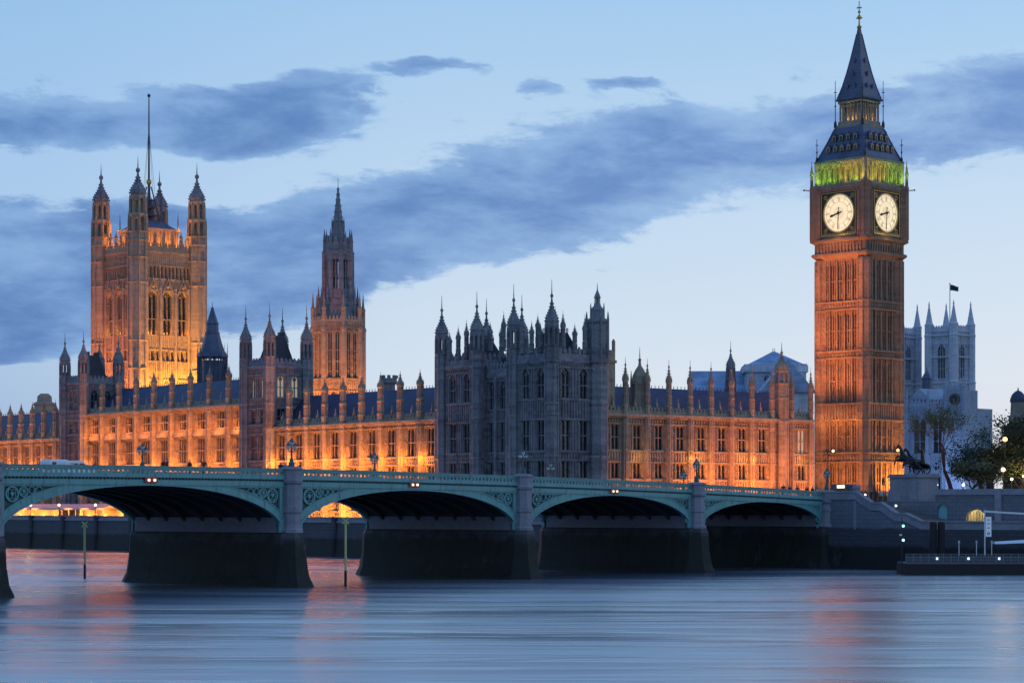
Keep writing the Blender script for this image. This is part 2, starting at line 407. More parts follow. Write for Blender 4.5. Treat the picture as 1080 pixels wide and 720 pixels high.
def strip(mb, lo, hi, y0, y1):
    """solid band between two polylines (x,z), from y0 to y1"""
    n = len(lo)
    pts = [(x, y0, z) for x, z in lo] + [(x, y0, z) for x, z in hi] + [(x, y1, z) for x, z in lo] + [(x, y1, z) for x, z in hi]
    fs = []
    for k in range(n - 1):
        fs += [(k, k + 1, n + k + 1, n + k), (2 * n + k + 1, 2 * n + k, 3 * n + k, 3 * n + k + 1),
               (k + 1, k, 2 * n + k, 2 * n + k + 1), (n + k, n + k + 1, 3 * n + k + 1, 3 * n + k)]
    fs += [(0, n, 3 * n, 2 * n), (n - 1, 3 * n - 1, 4 * n - 1, 2 * n - 1)]
    mb.add(pts, fs)
def ringxz(mb, cx, cz, r, w, y0, y1, n=20):
    o = [(cx + r * math.cos(2 * math.pi * k / n), cz + r * math.sin(2 * math.pi * k / n)) for k in range(n + 1)]
    i = [(cx + (r - w) * math.cos(2 * math.pi * k / n), cz + (r - w) * math.sin(2 * math.pi * k / n)) for k in range(n + 1)]
    strip(mb, i, o, y0, y1)
for i in range(7):
    lo = arc_pts(i); hi0 = arc_pts(i, off=.95)
    xs = [XP[i] + 1.15 + (XP[i + 1] - XP[i] - 2.3) * k / 40 for k in range(41)]
    for side, yf, sg in ((0, YN, -1), (1, YS, 1)):       # sg points into the bridge
        yo = lambda d: yf + sg * d
        cap = lambda x: ztop(x) - 1.62
        # arch ring with a raised lower moulding
        hi = [(x, min(z, max(cap(x), l[1] + .2))) for (x, z), l in zip(hi0, lo)]
        m1 = MB(); strip(m1, lo, hi, yo(0), yo(.5))
        mid = [(a[0] * .8 + b[0] * .2, a[1] * .8 + b[1] * .2) for a, b in zip(lo, hi)]
        strip(m1, lo, mid, yo(-.09), yo(-.003))
        hi2 = [(a[0] * .12 + b[0] * .88, a[1] * .12 + b[1] * .88) for a, b in zip(lo, hi)]
        strip(m1, hi2, hi, yo(-.07), yo(-.003))
        for k in range(3, 39, 2):          # riveted straps over the plate joints
            (xa, za), (xb, zb) = lo[k], hi[k]
            px_, pz_ = xa + (xb - xa) * .24, za + (zb - za) * .24; qx, qz = xa + (xb - xa) * .84, za + (zb - za) * .84
            m1.ext_xz([(px_ - .05, pz_), (px_ + .05, pz_), (qx + .05, qz), (qx - .05, qz)], min(yo(-.03), yo(-.004)), max(yo(-.03), yo(-.004)))
        m1.build('arch_ring', M['green'], bridge)
        # fascia band over the arch and the cornice, coloured dark for its shadow line
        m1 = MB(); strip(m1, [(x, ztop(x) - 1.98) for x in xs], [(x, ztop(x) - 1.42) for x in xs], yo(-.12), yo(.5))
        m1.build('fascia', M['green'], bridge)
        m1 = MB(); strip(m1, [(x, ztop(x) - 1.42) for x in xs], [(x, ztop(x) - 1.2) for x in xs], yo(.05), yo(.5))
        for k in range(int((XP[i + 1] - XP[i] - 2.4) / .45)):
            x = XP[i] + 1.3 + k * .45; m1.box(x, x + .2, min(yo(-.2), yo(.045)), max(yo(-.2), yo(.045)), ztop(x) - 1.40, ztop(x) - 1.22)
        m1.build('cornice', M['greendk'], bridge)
        # parapet: rails and a pierced band of trefoils
        m1 = MB(); strip(m1, [(x, ztop(x) - 1.2) for x in xs], [(x, ztop(x) - .8) for x in xs], yo(-.24), yo(.2))
        strip(m1, [(x, ztop(x) - .3) for x in xs], [(x, ztop(x) - .08) for x in xs], yo(-.12), yo(.14))
        strip(m1, [(x, ztop(x) - .08) for x in xs], [(x, ztop(x)) for x in xs], yo(-.2), yo(.22))
        p = .62; nb = int((XP[i + 1] - XP[i] - 2.3) / p)
        p = (XP[i + 1] - XP[i] - 2.3) / nb
        for k in range(nb):
            x = XP[i] + 1.15 + k * p; z0, z1 = ztop(x + p / 2) - .82, ztop(x + p / 2) - .28
            a_, b_ = min(yo(-.05), yo(.08)), max(yo(-.05), yo(.08))
            m1.ext_xz([(x, z0), (x + p * .30, z0), (x + p * .14, (z0 + z1) / 2), (x, z1)], a_, b_)
            m1.ext_xz([(x + p, z0), (x + p, z1), (x + p * .86, (z0 + z1) / 2), (x + p * .70, z0)], a_, b_)
            m1.ext_xz([(x, z1 + .003), (x + p * .14, (z0 + z1) / 2), (x + p * .5, z1 - .10), (x + p * .86, (z0 + z1) / 2), (x + p, z1 + .003)], a_ + .01, b_ - .01)
        m1.build('parapet', M['green'], bridge)
        # spandrels
        for e in (0, 1):
            N = 18
            hh = hi[:N + 1] if e == 0 else hi[-N - 1:]
            if side == 0: pass
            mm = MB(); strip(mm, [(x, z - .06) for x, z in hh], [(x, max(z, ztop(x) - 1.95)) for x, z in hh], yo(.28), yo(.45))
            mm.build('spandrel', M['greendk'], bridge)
            f = MB()
            strip(f, [(x, max(z, ztop(x) - 2.17)) for x, z in hh], [(x, max(z, ztop(x) - 1.98)) for x, z in hh], yo(.0), yo(.2))
            xe = XP[i] + 1.15 if e == 0 else XP[i + 1] - 1.15
            f.box(xe - (.0 if e == 0 else .55), xe + (.55 if e == 0 else .0), min(yo(-.03), yo(.25)), max(yo(-.03), yo(.25)), ZS - .1, ztop(xe) - 1.98)
            f.build('spandrel_frame', M['green'], bridge)
            f = MB()
            # tracery circles shrinking towards the crown, plus bars
            def zh(x):
                return min(b2[1] for b2 in hi if abs(b2[0] - x) < 1.2) if any(abs(b2[0] - x) < 1.2 for b2 in hi) else 99
            d = .75; sgn = 1 if e == 0 else -1
            while True:
                zt = ztop(xe) - 2.16
                best = None
                for r in [x * .05 for x in range(30, 3, -1)]:
                    cx = xe + sgn * (d + r); cz = zt - r
                    if all(math.hypot(b2[0] - cx, b2[1] - cz) > r + .02 for b2 in hi) and cz > min(b2[1] for b2 in hi if abs(b2[0] - cx) < 1.5):
                        best = (r, cx, cz); break
                if not best: break
                r, cx, cz = best
                ringxz(f, cx, cz, r, max(.09, r * .2), yo(.02), yo(.26))
                if r > .5:
                    for q_ in range(4):
                        a = math.pi / 4 + q_ * math.pi / 2
                        ringxz(f, cx + r * .40 * math.cos(a), cz + r * .40 * math.sin(a), r * .36, .09, yo(.08), yo(.26), 12)
                    f.ext_xz([(cx - r * .25, cz + r * .3), (cx - r * .25, cz), (cx, cz - r * .35), (cx + r * .25, cz), (cx + r * .25, cz + r * .3)], min(yo(.0), yo(.2)), max(yo(.0), yo(.2)))
                d += 2 * r + .02
                if d > 9 or r < .2: break
            # lower corner ring
            for r, dx, dz_ in ((.34, .95, 2.0), (.26, .85, 2.9)):
                cx = xe + sgn * dx; cz = ztop(xe) - 2.1 - dz_
                if all(math.hypot(b2[0] - cx, b2[1] - cz) > r for b2 in hi): f2 = MB(); ringxz(f2, cx, cz, r, .1, yo(.05), yo(.26), 14); f2.build('tracery', M['green'], bridge)
            if f.v: f.build('tracery', M['green'], bridge)
    # underside: buckled plates between seven iron ribs
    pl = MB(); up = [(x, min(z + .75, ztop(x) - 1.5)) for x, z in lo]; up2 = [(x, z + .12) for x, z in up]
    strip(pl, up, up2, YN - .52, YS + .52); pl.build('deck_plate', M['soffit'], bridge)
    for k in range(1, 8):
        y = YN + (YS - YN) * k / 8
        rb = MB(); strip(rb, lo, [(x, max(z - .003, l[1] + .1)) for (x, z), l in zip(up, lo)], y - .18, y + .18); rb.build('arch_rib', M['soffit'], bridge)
# roadway
xs = [-6 + k * 2 for k in range(130)]
m1 = MB(); strip(m1, [(x, ztop(x) - 1.42) for x in xs], [(x, ztop(x) - 1.2) for x in xs], YN - .52, YS + .52)
m1.build('roadway', M['asphalt'], bridge)
for y0, y1 in ((YN - .53, YN - 4.6), (YS + 4.6, YS + .53)):
    m1 = MB(); strip(m1, [(x, ztop(x) - 1.198) for x in xs], [(x, ztop(x) - 1.07) for x in xs], y0, y1); m1.build('footway', M['paving'], bridge)
# piers: battered weedy base with a pointed nose, granite shaft on each side
for i, x in enumerate(XP):
    pb = MB()
    def hull(hw, ny, z):        # hexagon with cut-water noses
        return [(x - hw, YS - .2, z), (x - hw * .45, YS - ny * .75, z), (x + hw * .45, YS - ny * .75, z), (x + hw, YS - .2, z), (x + hw, YN + .2, z), (x + hw * .45, YN + ny * .75, z), (x - hw * .45, YN + ny * .75, z), (x - hw, YN + .2, z)][::-1]
    levels = [(3.3, 4.2, -2), (2.6, 3.2, .25), (2.1, 2.6, 1.2), (1.85, 2.2, 3.0), (1.75, 2.0, 5.4), (1.45, 1.7, 6.0), (1.3, 1.35, 6.15)]
    if i == 0: levels = [(a * .75, b * .8, c) for a, b, c in levels]
    pts = []
    for l in levels: pts += hull(*l)
    fs = [(8 * j + k, 8 * j + (k + 1) % 8, 8 * j + 8 + (k + 1) % 8, 8 * j + 8 + k) for j in range(len(levels) - 1) for k in range(8)]
    fs.append(tuple(8 * (len(levels) - 1) + k for k in range(8)))
    pb.add(pts, fs); pb.build('pier_base', M['pier'], bridge)
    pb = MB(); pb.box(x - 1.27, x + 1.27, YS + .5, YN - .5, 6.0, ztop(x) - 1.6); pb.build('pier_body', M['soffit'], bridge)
    pb = MB(); pb.box(x - 1.75, x + 1.75, YS + .62, YN - .62, 6.02, 7.7); pb.build('springer_course', M['pierdark'], bridge)
    for yy in (YN, YS):
        sh = MB(); zt = ztop(x)
        sh.lathe(x, yy + (.1 if yy == YN else -.1), [(1.35, 6.0), (1.35, 6.35), (1.15, 6.5), (1.12, 8.2), (1.28, 8.25), (1.28, 8.85), (1.12, 8.9), (1.08, zt - 1.75), (1.3, zt - 1.6), (1.36, zt - 1.3), (1.2, zt - 1.15), (1.18, zt - .2), (1.32, zt - .12), (1.32, zt + .1), (.9, zt + .25)], 8)
        sh.build('pier_shaft', M['granite'], bridge)

# ---- lamp standards: three lanterns on a cast post
LP = thing('lamp_standard', 'x', 'street lamp')
b_ = MB(); b_.lathe(0, 0, [(.42, 0), (.42, .5), (.3, .6), (.26, .95), (.15, 1.05), (.12, 1.9), (.18, 1.95), (.1, 2.05), (.08, 2.75)], 10); b_.build('post', M['greendk'], LP)
b_ = MB()
for sx in (-1, 1):
    pts = [(0, 0, 2.0), (sx * .35, 0, 1.95), (sx * .55, 0, 2.1), (sx * .58, 0, 2.3)]
    for a, c in zip(pts, pts[1:]): b_.tube(a, c, .05)
b_.tube((-.58, 0, 2.28), (.58, 0, 2.28), .03); b_.build('bracket', M['greendk'], LP)
lan = MB(); lan.lathe(0, 0, [(.10, 0), (.24, .12), (.33, .45), (.2, .62), (.06, .74)], 8)
cap_ = MB(); cap_.lathe(0, 0, [(.35, .44), (.3, .56), (.14, .74), (.08, .8), (.1, .86), (.02, 1.0)], 8)
lm, cm = lan.mesh('lantern', M['lampglass']), cap_.mesh('lantern_cap', M['greendk'])
for x_, z_ in ((-.58, 2.28), (.58, 2.28), (0, 2.75)):
    o = inst(lm, 'lantern', LP, (x_, 0, z_)); inst(cm, 'lantern_cap', o)
spots = [(XP[3], YN, 'three-lantern lamp standard on the wide left pier of the bridge'),
         (XP[2], YN, 'three-lantern lamp standard on the near pier below the dark twin-tower pavilion'),
         (XP[1], YN, 'three-lantern lamp standard on the near pier in front of the floodlit entrance range'),
         (XP[0], YN, 'three-lantern lamp standard on the abutment pier beside the clock tower'),
         (XP[3], YS, 'lamp standard on the far parapet, leftmost of the bridge lamps'),
         (XP[2], YS, 'lamp standard on the far parapet before the floodlit low river wing'),
         (XP[1], YS, 'lamp standard on the far parapet before the corner of the dark pavilion'),
         (XP[0], YS, 'lamp standard on the far parapet just left of another lamp before the floodlit range')]
for k, (x, y, lab) in enumerate(spots):
    o = LP if k == 0 else copy_tree(LP)
    o.scale = (.86, .86, .86); o.location = (x, y + (.1 if y == YN else -.1), ztop(x) + .22); tag(o, lab, 'street lamp', 'lamp standards on the bridge piers')
# ---- navigation boards hung at the arch crowns
M['lens'] = glow('warm_white_lens', (1, .82, .6), 1.6)
NB = thing('navigation_light', 'x', 'navigation light')
b_ = MB(); b_.box(-.85, .85, -.02, .06, -.26, .26); b_.box(-.9, .9, -.05, .10, .26, .32)
for sx in (-.5, .5): b_.box(sx - .03, sx + .03, -.06, .0, .32, .75)
b_.build('board', M['red'], NB)
bl = MB(); bl.x = Matrix.Translation((0, .07, 0)) @ Matrix.Rotation(R(-90), 4, 'X'); bl.lathe(0, 0, [(.14, 0), (.14, .12), (.09, .16)], 12)
bm_ = bl.mesh('lens', M['lens'])
for sx in (-.38, .38): inst(bm_, 'lens', NB, (sx, 0, 0))
for k, (i, lab) in enumerate(((3, 'red board with two lights over the widest arch at left'), (2, 'red board with two lights over the second arch from the left'), (1, 'red board with two lights over the arch below the dark pavilion'))):
    x = (XP[i] + XP[i + 1]) / 2
    o = NB if k == 0 else copy_tree(NB)
    o.location = (x, YN + .26, ztop(x) - 1.48); tag(o, lab, 'navigation light', 'navigation boards over the arches')

# ------------------------------------------------------------------ gothic kit
_wcache = {}
def window_meshes(w, h, lights, transoms=(), arched=False, deep=.5):
    key = (round(w, 2), round(h, 2), lights, tuple(transoms), arched, deep)
    if key in _wcache: return _wcache[key]
    mb = MB(); y0, y1 = deep * .35, deep
    hw = w / 2
    for sx in (-1, 1): mb.box(min(sx * hw, sx * (hw - .12)), max(sx * hw, sx * (hw - .12)), y0 - .05, y1, 0, h)
    mb.box(-hw + .12, hw - .12, y0 - .1, y1, 0, .14)
    lw = w / lights
    for k in range(1, lights): mb.box(-hw + k * lw - .07, -hw + k * lw + .07, y0, y1, .14, h)
    for tz in transoms: mb.box(-hw + .12, hw - .12, y0 + .03, y1, h * tz - .08, h * tz + .08)
    if arched:
        sp = h - w * .72            # springing
        n = 7
        for sx in (-1, 1):
            arc = [(sx * (hw - w * (1 - math.cos(a))) , sp + w * .8 * math.sin(a)) for a in [R(60) * k / n for k in range(n + 1)]]
            poly = arc + [(0, h), (sx * hw, h)]
            if sx > 0: poly = poly[::1]
            poly2 = poly if sx < 0 else poly
            A = sum(poly2[i][0] * poly2[(i + 1) % len(poly2)][1] - poly2[(i + 1) % len(poly2)][0] * poly2[i][1] for i in range(len(poly2)))
            mb.ext_xz(poly2 if A > 0 else poly2[::-1], .04, deep - .06)
        ringxz(mb, 0, sp + w * .28, w * .2, .09, y0, y1, 12)
    else:
        for k in range(lights):
            x0, x1 = -hw + k * lw, -hw + (k + 1) * lw
            mb.ext_xz([(x0, h - lw * .7), (x0 + lw * .2, h - lw * .25), ((x0 + x1) / 2, h - .02), (x0, h - .01)], y0 + .02, y1 - .02)
            mb.ext_xz([(x1, h - .01), ((x0 + x1) / 2, h - .02), (x1 - lw * .2, h - lw * .25), (x1, h - lw * .7)], y0 + .02, y1 - .02)
    pn = MB(); pn.add([(-hw, deep - .01, 0), (hw, deep - .01, 0), (hw, deep - .01, h), (-hw, deep - .01, h)], [(0, 1, 2, 3)])
    _wcache[key] = (mb, pn, {})
    return _wcache[key]
def add_window(parent, x, z, w, h, lights, transoms, arched, smat, gmat, xf=None, deep=.5):
    mb, pn, meshes = window_meshes(w, h, lights, transoms, arched, deep)
    if gmat is M['glass'] and h < 4.5 and random.random() < .02: gmat = M['litglass']
    k = (smat.name, gmat.name)
    if k not in meshes: meshes[k] = (mb.mesh('window', smat), pn.mesh('pane', gmat))
    f, p = meshes[k]
    o = inst(f, 'window', parent)
    T = Matrix.Translation((x, 0, z)); o.matrix_local = (xf @ T) if xf is not None else T
    inst(p, 'pane', o)
    return o
def facade(mb, L, z0, ztop_, rows, th=.62, rib=.62, relief=.2, strings=True, x_in=0.0, vribs=True):
    """front wall in the plane y=0 (outwards is -y) from x=0..L. rows: (zs, zh, [(cx, w), ...])"""
    lev = [z0]
    for zs, zh, _ in rows: lev += [zs, zh]
    lev.append(ztop_)
    for a, b in zip(lev[0::2], lev[1::2]):
        if b - a < .02: continue
        mb.box(x_in, L - x_in, 0, th, a, b)
        if strings:
            for z in ((a, b) if a > z0 else (b,)):
                s = 1 if z == a else -1
                zz = z + .02 if s > 0 else z - .2
                mb.box(x_in, L - x_in, -.26, -.002, zz, zz + .18)
                mb.box(x_in, L - x_in, -.16, -.002, zz - .10 if s > 0 else zz - .12, zz - .003)
        if vribs and b - a > .7:
            n = max(2, int((L - 2 * x_in) / rib))
            for k in range(n + 1):
                x = x_in + (L - 2 * x_in) * (k + .5) / (n + 1)
                mb.box(x - .07, x + .07, -relief, -.002, a + .24, b - .36)
                if b - a > 1.1: mb.box(x + .12, x + .32, -relief * .8, -.002, (a + b) / 2 - .2, (a + b) / 2 + .12)
    for zs, zh, wins in rows:
        x = x_in
        for cx, w in sorted(wins):
            if cx - w / 2 - x > .02: 
                mb.box(x, cx - w / 2, 0, th, zs, zh)
                if vribs:
                    nj = int((cx - w / 2 - x) / .55)
                    for k in range(nj):
                        xx = x + (cx - w / 2 - x) * (k + .5) / nj
                        mb.box(xx - .06, xx + .06, -relief, -.002, zs + .05, zh - .05)
                    mb.box(x, cx - w / 2, -relief * .6, -.002, (zs + zh) / 2 - .09, (zs + zh) / 2 + .09)
            x = cx + w / 2
        if L - x_in - x > .02:
            mb.box(x, L - x_in, 0, th, zs, zh)
            if vribs:
                nj = int((L - x_in - x) / .55)
                for k in range(nj):
                    xx = x + (L - x_in - x) * (k + .5) / nj
                    mb.box(xx - .06, xx + .06, -relief, -.002, zs + .05, zh - .05)
_pcache = {}
def pinnacle_mesh(r, h, tip, mat, slots=True):
    """slim octagonal pinnacle: panelled shaft, gablets, crocketed spirelet and finial"""
    key = ('p', r, h, tip, mat.name)
    if key in _pcache: return _pcache[key]
    mb = MB()
    mb.lathe(0, 0, [(r * 1.15, 0), (r * 1.15, h * .06), (r * .82, h * .10), (r * .82, h * .42), (r * 1.1, h * .45), (r * 1.1, h * .5), (r * .74, h * .54), (r * .74, h * .92), (r * 1.05, h * .96), (r * 1.05, h)], 8)
    for k in range(8):
        a = math.pi / 8 + k * math.pi / 4
        mb.box(r * .86 * math.cos(a) - .07, r * .86 * math.cos(a) + .07, r * .86 * math.sin(a) - .07, r * .86 * math.sin(a) + .07, h * .12, h * .44)
        mb.box(r * .78 * math.cos(a) - .06, r * .78 * math.cos(a) + .06, r * .78 * math.sin(a) - .06, r * .78 * math.sin(a) + .06, h * .55, h * .94)
    sp = tip - h
    mb.lathe(0, 0, [(r * 1.0, h + .003), (r * .92, h + sp * .06), (r * .45, h + sp * .34), (r * .18, h + sp * .62), (r * .36, h + sp * .66), (r * .30, h + sp * .7), (r * .1, h + sp * .74), (r * .05, h + sp * .97), (.03, tip)], 8)
    for k in range(8):
        a = k * math.pi / 4
        mb.lathe(r * .9 * math.cos(a), r * .9 * math.sin(a), [(.13, h), (.1, h + sp * .1), (.01, h + sp * .25)], 4)
        for t_ in (.14, .26, .38, .5):
            rr = r * (1.0 - 1.45 * t_) + .06
            mb.ball((rr * math.cos(a), rr * math.sin(a), h + sp * t_), .09, 4, 3)
    me = mb.mesh('pinnacle', mat); _pcache[key] = me
    return me
def turret_mesh(r, z0, zc, tip, mat, lanterns=1, roofmat_=None, ribs=True, gold=False, zstr=()):
    """octagonal corner turret: panelled shaft z0..zc, open lantern stage(s), ogee cap, finial and vane"""
    mb = MB()
    prof = [(r, z0)]
    for z in sorted(zstr):
        if z < zc - .5: prof += [(r, z - .25), (r * 1.14, z - .12), (r * 1.14, z + .12), (r, z + .25)]
    prof += [(r, zc - .3), (r * 1.16, zc - .1), (r * 1.16, zc)]
    mb.lathe(0, 0, prof, 8)
    if ribs:
        for k in range(8):
            a = math.pi / 8 + k * math.pi / 4; c, s = r * 1.01 * math.cos(a), r * 1.01 * math.sin(a)
            q = r * .09
            mb.box(c - q, c + q, s - q, s + q, z0, zc - .3)
            for m_ in (1 / 3, 2 / 3):
                pass
    H = tip - zc; z = zc; rr = r
    lh = H * (.30 if lanterns == 1 else .22)
    for j in range(lanterns):
        rr = r * (.92 - .12 * j)
        for k in range(8):
            a = math.pi / 8 + k * math.pi / 4; c, s = rr * .92 * math.cos(a), rr * .92 * math.sin(a)
            q = rr * .15
            mb.box(c - q, c + q, s - q, s + q, z - .02, z + lh)
            mb.lathe(rr * 1.12 * math.cos(a), rr * 1.12 * math.sin(a), [(.10 * rr, z - .01), (.10 * rr, z + lh * .7), (.01, z + lh * 1.25)], 4)
        mb.lathe(0, 0, [(rr * .5, z - .02), (rr * .5, z + lh * .25)], 8)
        mb.lathe(0, 0, [(rr * .98, z + lh * .84), (rr * 1.12, z + lh), (rr * 1.12, z + lh * 1.05), (rr * .95, z + lh * 1.1)], 8)
        z += lh * 1.1
    cp = MB() if roofmat_ else mb
    C = tip - z
    cp.lathe(0, 0, [(rr * 1.0, z + .004), (rr * 1.08, z + C * .06), (rr * 1.0, z + C * .13), (rr * .70, z + C * .23), (rr * .40, z + C * .33), (rr * .22, z + C * .45), (rr * .12, z + C * .58), (rr * .26, z + C * .61), (rr * .26, z + C * .645), (rr * .1, z + C * .67), (rr * .06, z + C * .8), (.035, tip)], 8)
    for k in range(8):
        a = math.pi / 8 + k * math.pi / 4
        for t_, f_ in ((.05, 1.12), (.12, 1.04), (.18, .88), (.24, .68), (.30, .5), (.37, .36), (.45, .25)):
            cp.ball((rr * f_ * math.cos(a), rr * f_ * math.sin(a), z + C * t_), rr * .14, 4, 3)
    if gold: cp.ball((0, 0, z + C * .64), rr * .34, 6, 5)
    if cp is not mb: return mb.mesh('corner_turret', mat), cp.mesh('turret_cap', roofmat_)
    return mb.mesh('corner_turret', mat), None
def parapet_mb(mb, L, z, h, step=1.2, y0=-.15, y1=.35, fancy=True):
    """pierced parapet with merlons and gablets along y=0"""
    mb.box(0, L, y0, y1, z, z + h * .5)
    n = max(1, int(L / step)); st = L / n
    for k in range(n):
        x = k * st
        mb.box(x + st * .2, x + st * .8, y0 + .05, y1 - .05, z + h * .5, z + h * .82)
        if fancy: mb.ext_xz([(x + st * .2, z + h * .82 + .002), (x + st * .8, z + h * .82 + .002), (x + st * .5, z + h * 1.12)], y0 + .08, y1 - .08)
def gable_roof(mb, x0, x1, y0, y1, z0, z1, flat=.0):
    ym = (y0 + y1) / 2
    mb.add([(x0, y0, z0), (x1, y0, z0), (x1, y1, z0), (x0, y1, z0), (x0, ym, z1), (x1, ym, z1)],
           [(0, 1, 5, 4), (2, 3, 4, 5), (0, 4, 3), (1, 2, 5), (0, 3, 2, 1)])
def hip_roof(mb, x0, x1, y0, y1, z0, z1, top=.35):
    cx, cy = (x0 + x1) / 2, (y0 + y1) / 2; a, b = (x1 - x0) / 2, (y1 - y0) / 2
    mb.add([(x0, y0, z0), (x1, y0, z0), (x1, y1, z0), (x0, y1, z0), (cx - a * top, cy - b * top, z1), (cx + a * top, cy - b * top, z1), (cx + a * top, cy + b * top, z1), (cx - a * top, cy + b * top, z1)],
           [(0, 1, 5, 4), (1, 2, 6, 5), (2, 3, 7, 6), (3, 0, 4, 7), (4, 5, 6, 7), (0, 3, 2, 1)])
    for k in range(9):        # ridge cresting
        for sx in (-1, 1):
            x = cx - a * top + 2 * a * top * k / 8
            mb.lathe(x, cy + sx * b * top, [(.09, z1 - .02), (.07, z1 + .5), (.13, z1 + .55), (.01, z1 + .9)], 4)

def palace_range(name, label, loc, rot, L, depth, nb, rows, zc, zp, ridge, mat, wspec, pin, base=6.2, group=None, extra=None, eave_dy=1.4, roof_depth=None):
    """long gothic range: rows of traceried windows between octagonal buttresses, pinnacles, parapet, slate roof.
    rows: (zs, zh, lights, transoms, [(offset in bay, width), ...], glass)"""
    th = thing(name, label, 'building', loc, rot, group)
    bw = L / nb; wall = MB(); fr = []
    for zs, zh, li, tr, offs, gm in rows:
        ws = []
        for b in range(nb):
            for off, w, l2 in offs:
                ws.append((b * bw + bw / 2 + off, w)); add_window(th, b * bw + bw / 2 + off, zs, w, zh - zs, l2, tr, False, mat, gm)
        fr.append((zs, zh, ws))
    facade(wall, L, base, zc, fr)
    wall.box(-.002, L + .002, -.95, .5, zc, zc + .45); wall.box(0, L, -.55, -.002, zc - .3, zc - .003)
    wall.box(0, .5, .63, depth, base, zc); wall.box(L - .5, L, .63, depth, base, zc); wall.box(.5, L - .5, depth - .6, depth, base, zc)
    wall.box(.5, L - .5, .9, depth - .6, zc - .6, zc - .2)
    if zc > 28: wall.box(0, L, -.62, -.27, 23.35, 23.75); wall.box(0, L, -.5, -.27, 23.75, 24.3)
    wall.build('wall', mat, th)
    pp = MB(); parapet_mb(pp, L, zc + .45, zp - zc - .45, bw / 6); pp.build('parapet', mat, th)
    rf = MB(); gable_roof(rf, .2, L - .2, eave_dy, roof_depth or depth - .5, zc + .1, ridge)
    for k in range(int(L / .9)):
        ym = (eave_dy + (roof_depth or depth - .5)) / 2
        rf.lathe(.6 + k * .9, ym, [(.07, ridge - .05), (.05, ridge + .25), (.1, ridge + .3), (.01, ridge + .5)], 4)
    rf.build('roof', M['slate'], th)
    br, ph, pt = pin
    bb = MB()
    zz = sorted([r[0] for r in rows] + [r[1] for r in rows])
    prof = [(br, base)]
    for z in zz: prof += [(br, z - .15), (br * 1.14, z - .05), (br * 1.14, z + .15), (br * .97, z + .25)]
    prof += [(br * .97, zc - .2), (br * 1.2, zc), (br * 1.2, zc + .5), (br * .9, zc + .6), (br * .9, zp)]
    bb.lathe(0, 0, prof, 8)
    for k in range(8):
        a = math.pi / 8 + k * math.pi / 4
        bb.box(br * math.cos(a) - .08, br * math.cos(a) + .08, br * math.sin(a) - .08, br * math.sin(a) + .08, base, zc - .2)
    bm = bb.mesh('buttress', mat); pm = pinnacle_mesh(br * .95, ph, pt, mat)
    for b in range(nb + 1):
        if extra and b in extra: continue
        o = inst(bm, 'buttress', th, (b * bw, -.35, 0))
        inst(pm, 'pinnacle', o, (0, 0, zp))
    fin = MB(); fin.lathe(0, 0, [(.26, 0), (.22, .5), (.3, .55), (.3, .7), (.05, 1.5), (.12, 1.6), (.02, 2.0)], 4)
    fm = fin.mesh('finial', mat)
    for b in range(nb): inst(fm, 'finial', th, (b * bw + bw / 2, .05, zp - .25))
    return th

def square_tower(name, label, loc, rot, half, z0, zc, zp, mat, rows, tr, tip, roof=None, zt=None, group=None, faces=(0, 1, 2, 3), lant=1, capmat=None, gold=False, zstr=(), tower_cat='tower', th=None, parent_off=None, corners=(0, 1, 2, 3), rib=.62, deep=.5):
    """square gothic tower with four octagonal corner turrets. rows: (zs, zh, n, w, lights, transoms, arched, glass)"""
    root = th or thing(name, label, tower_cat, loc, rot, group)
    base = Matrix.Translation(parent_off) if parent_off else Matrix()
    wall = MB(); pp = MB()
    for k in faces:
        X = base @ Matrix.Rotation(k * math.pi / 2, 4, 'Z') @ Matrix.Translation((-half, -half, 0))
        wall.x = X; pp.x = X
        fr = []
        for zs, zh, n, w, li, trn, ar, gm in rows:
            ws = []
            span = 2 * half - 2 * tr * .9
            for j in range(n):
                cx = half - span / 2 + span * (j + .5) / n
                ws.append((cx, w)); add_window(root, cx, zs, w, zh - zs, li, trn, ar, mat, gm, X, deep)
            fr.append((zs, zh, ws))
        facade(wall, 2 * half, z0, zc, fr, x_in=.7, rib=rib, th=max(.62, deep + .1))
        wall.box(.3, 2 * half - .3, -.4, .3, zc, zc + .4)
        pp.x = X @ Matrix.Translation((.3, 0, 0)); parapet_mb(pp, 2 * half - .6, zc + .4, zp - zc - .4, 1.0)
    wall.x = base; wall.box(-half + .75, half - .75, -half + .75, half - .75, zc - .5, zc - .1)
    wall.build('wall', mat, root); pp.build('parapet', mat, root)
    tm, cm = turret_mesh(tr, z0, zt or zp + .3, tip, mat, lant, capmat, gold=gold, zstr=zstr)
    for k in corners:
        a = math.pi / 4 + k * math.pi / 2
        o = inst(tm, 'corner_turret', root); o.matrix_local = base @ Matrix.Translation((half * math.sqrt(2) * math.cos(a), half * math.sqrt(2) * math.sin(a), 0))
        if cm: inst(cm, 'turret_cap', o)
    if roof:
        rf = MB(); rf.x = base; hip_roof(rf, -half + 1.5, half - 1.5, -half + 1.5, half - 1.5, zc + .1, roof, .42)
        rf.build('roof', M['roofdk'], root)
    return root

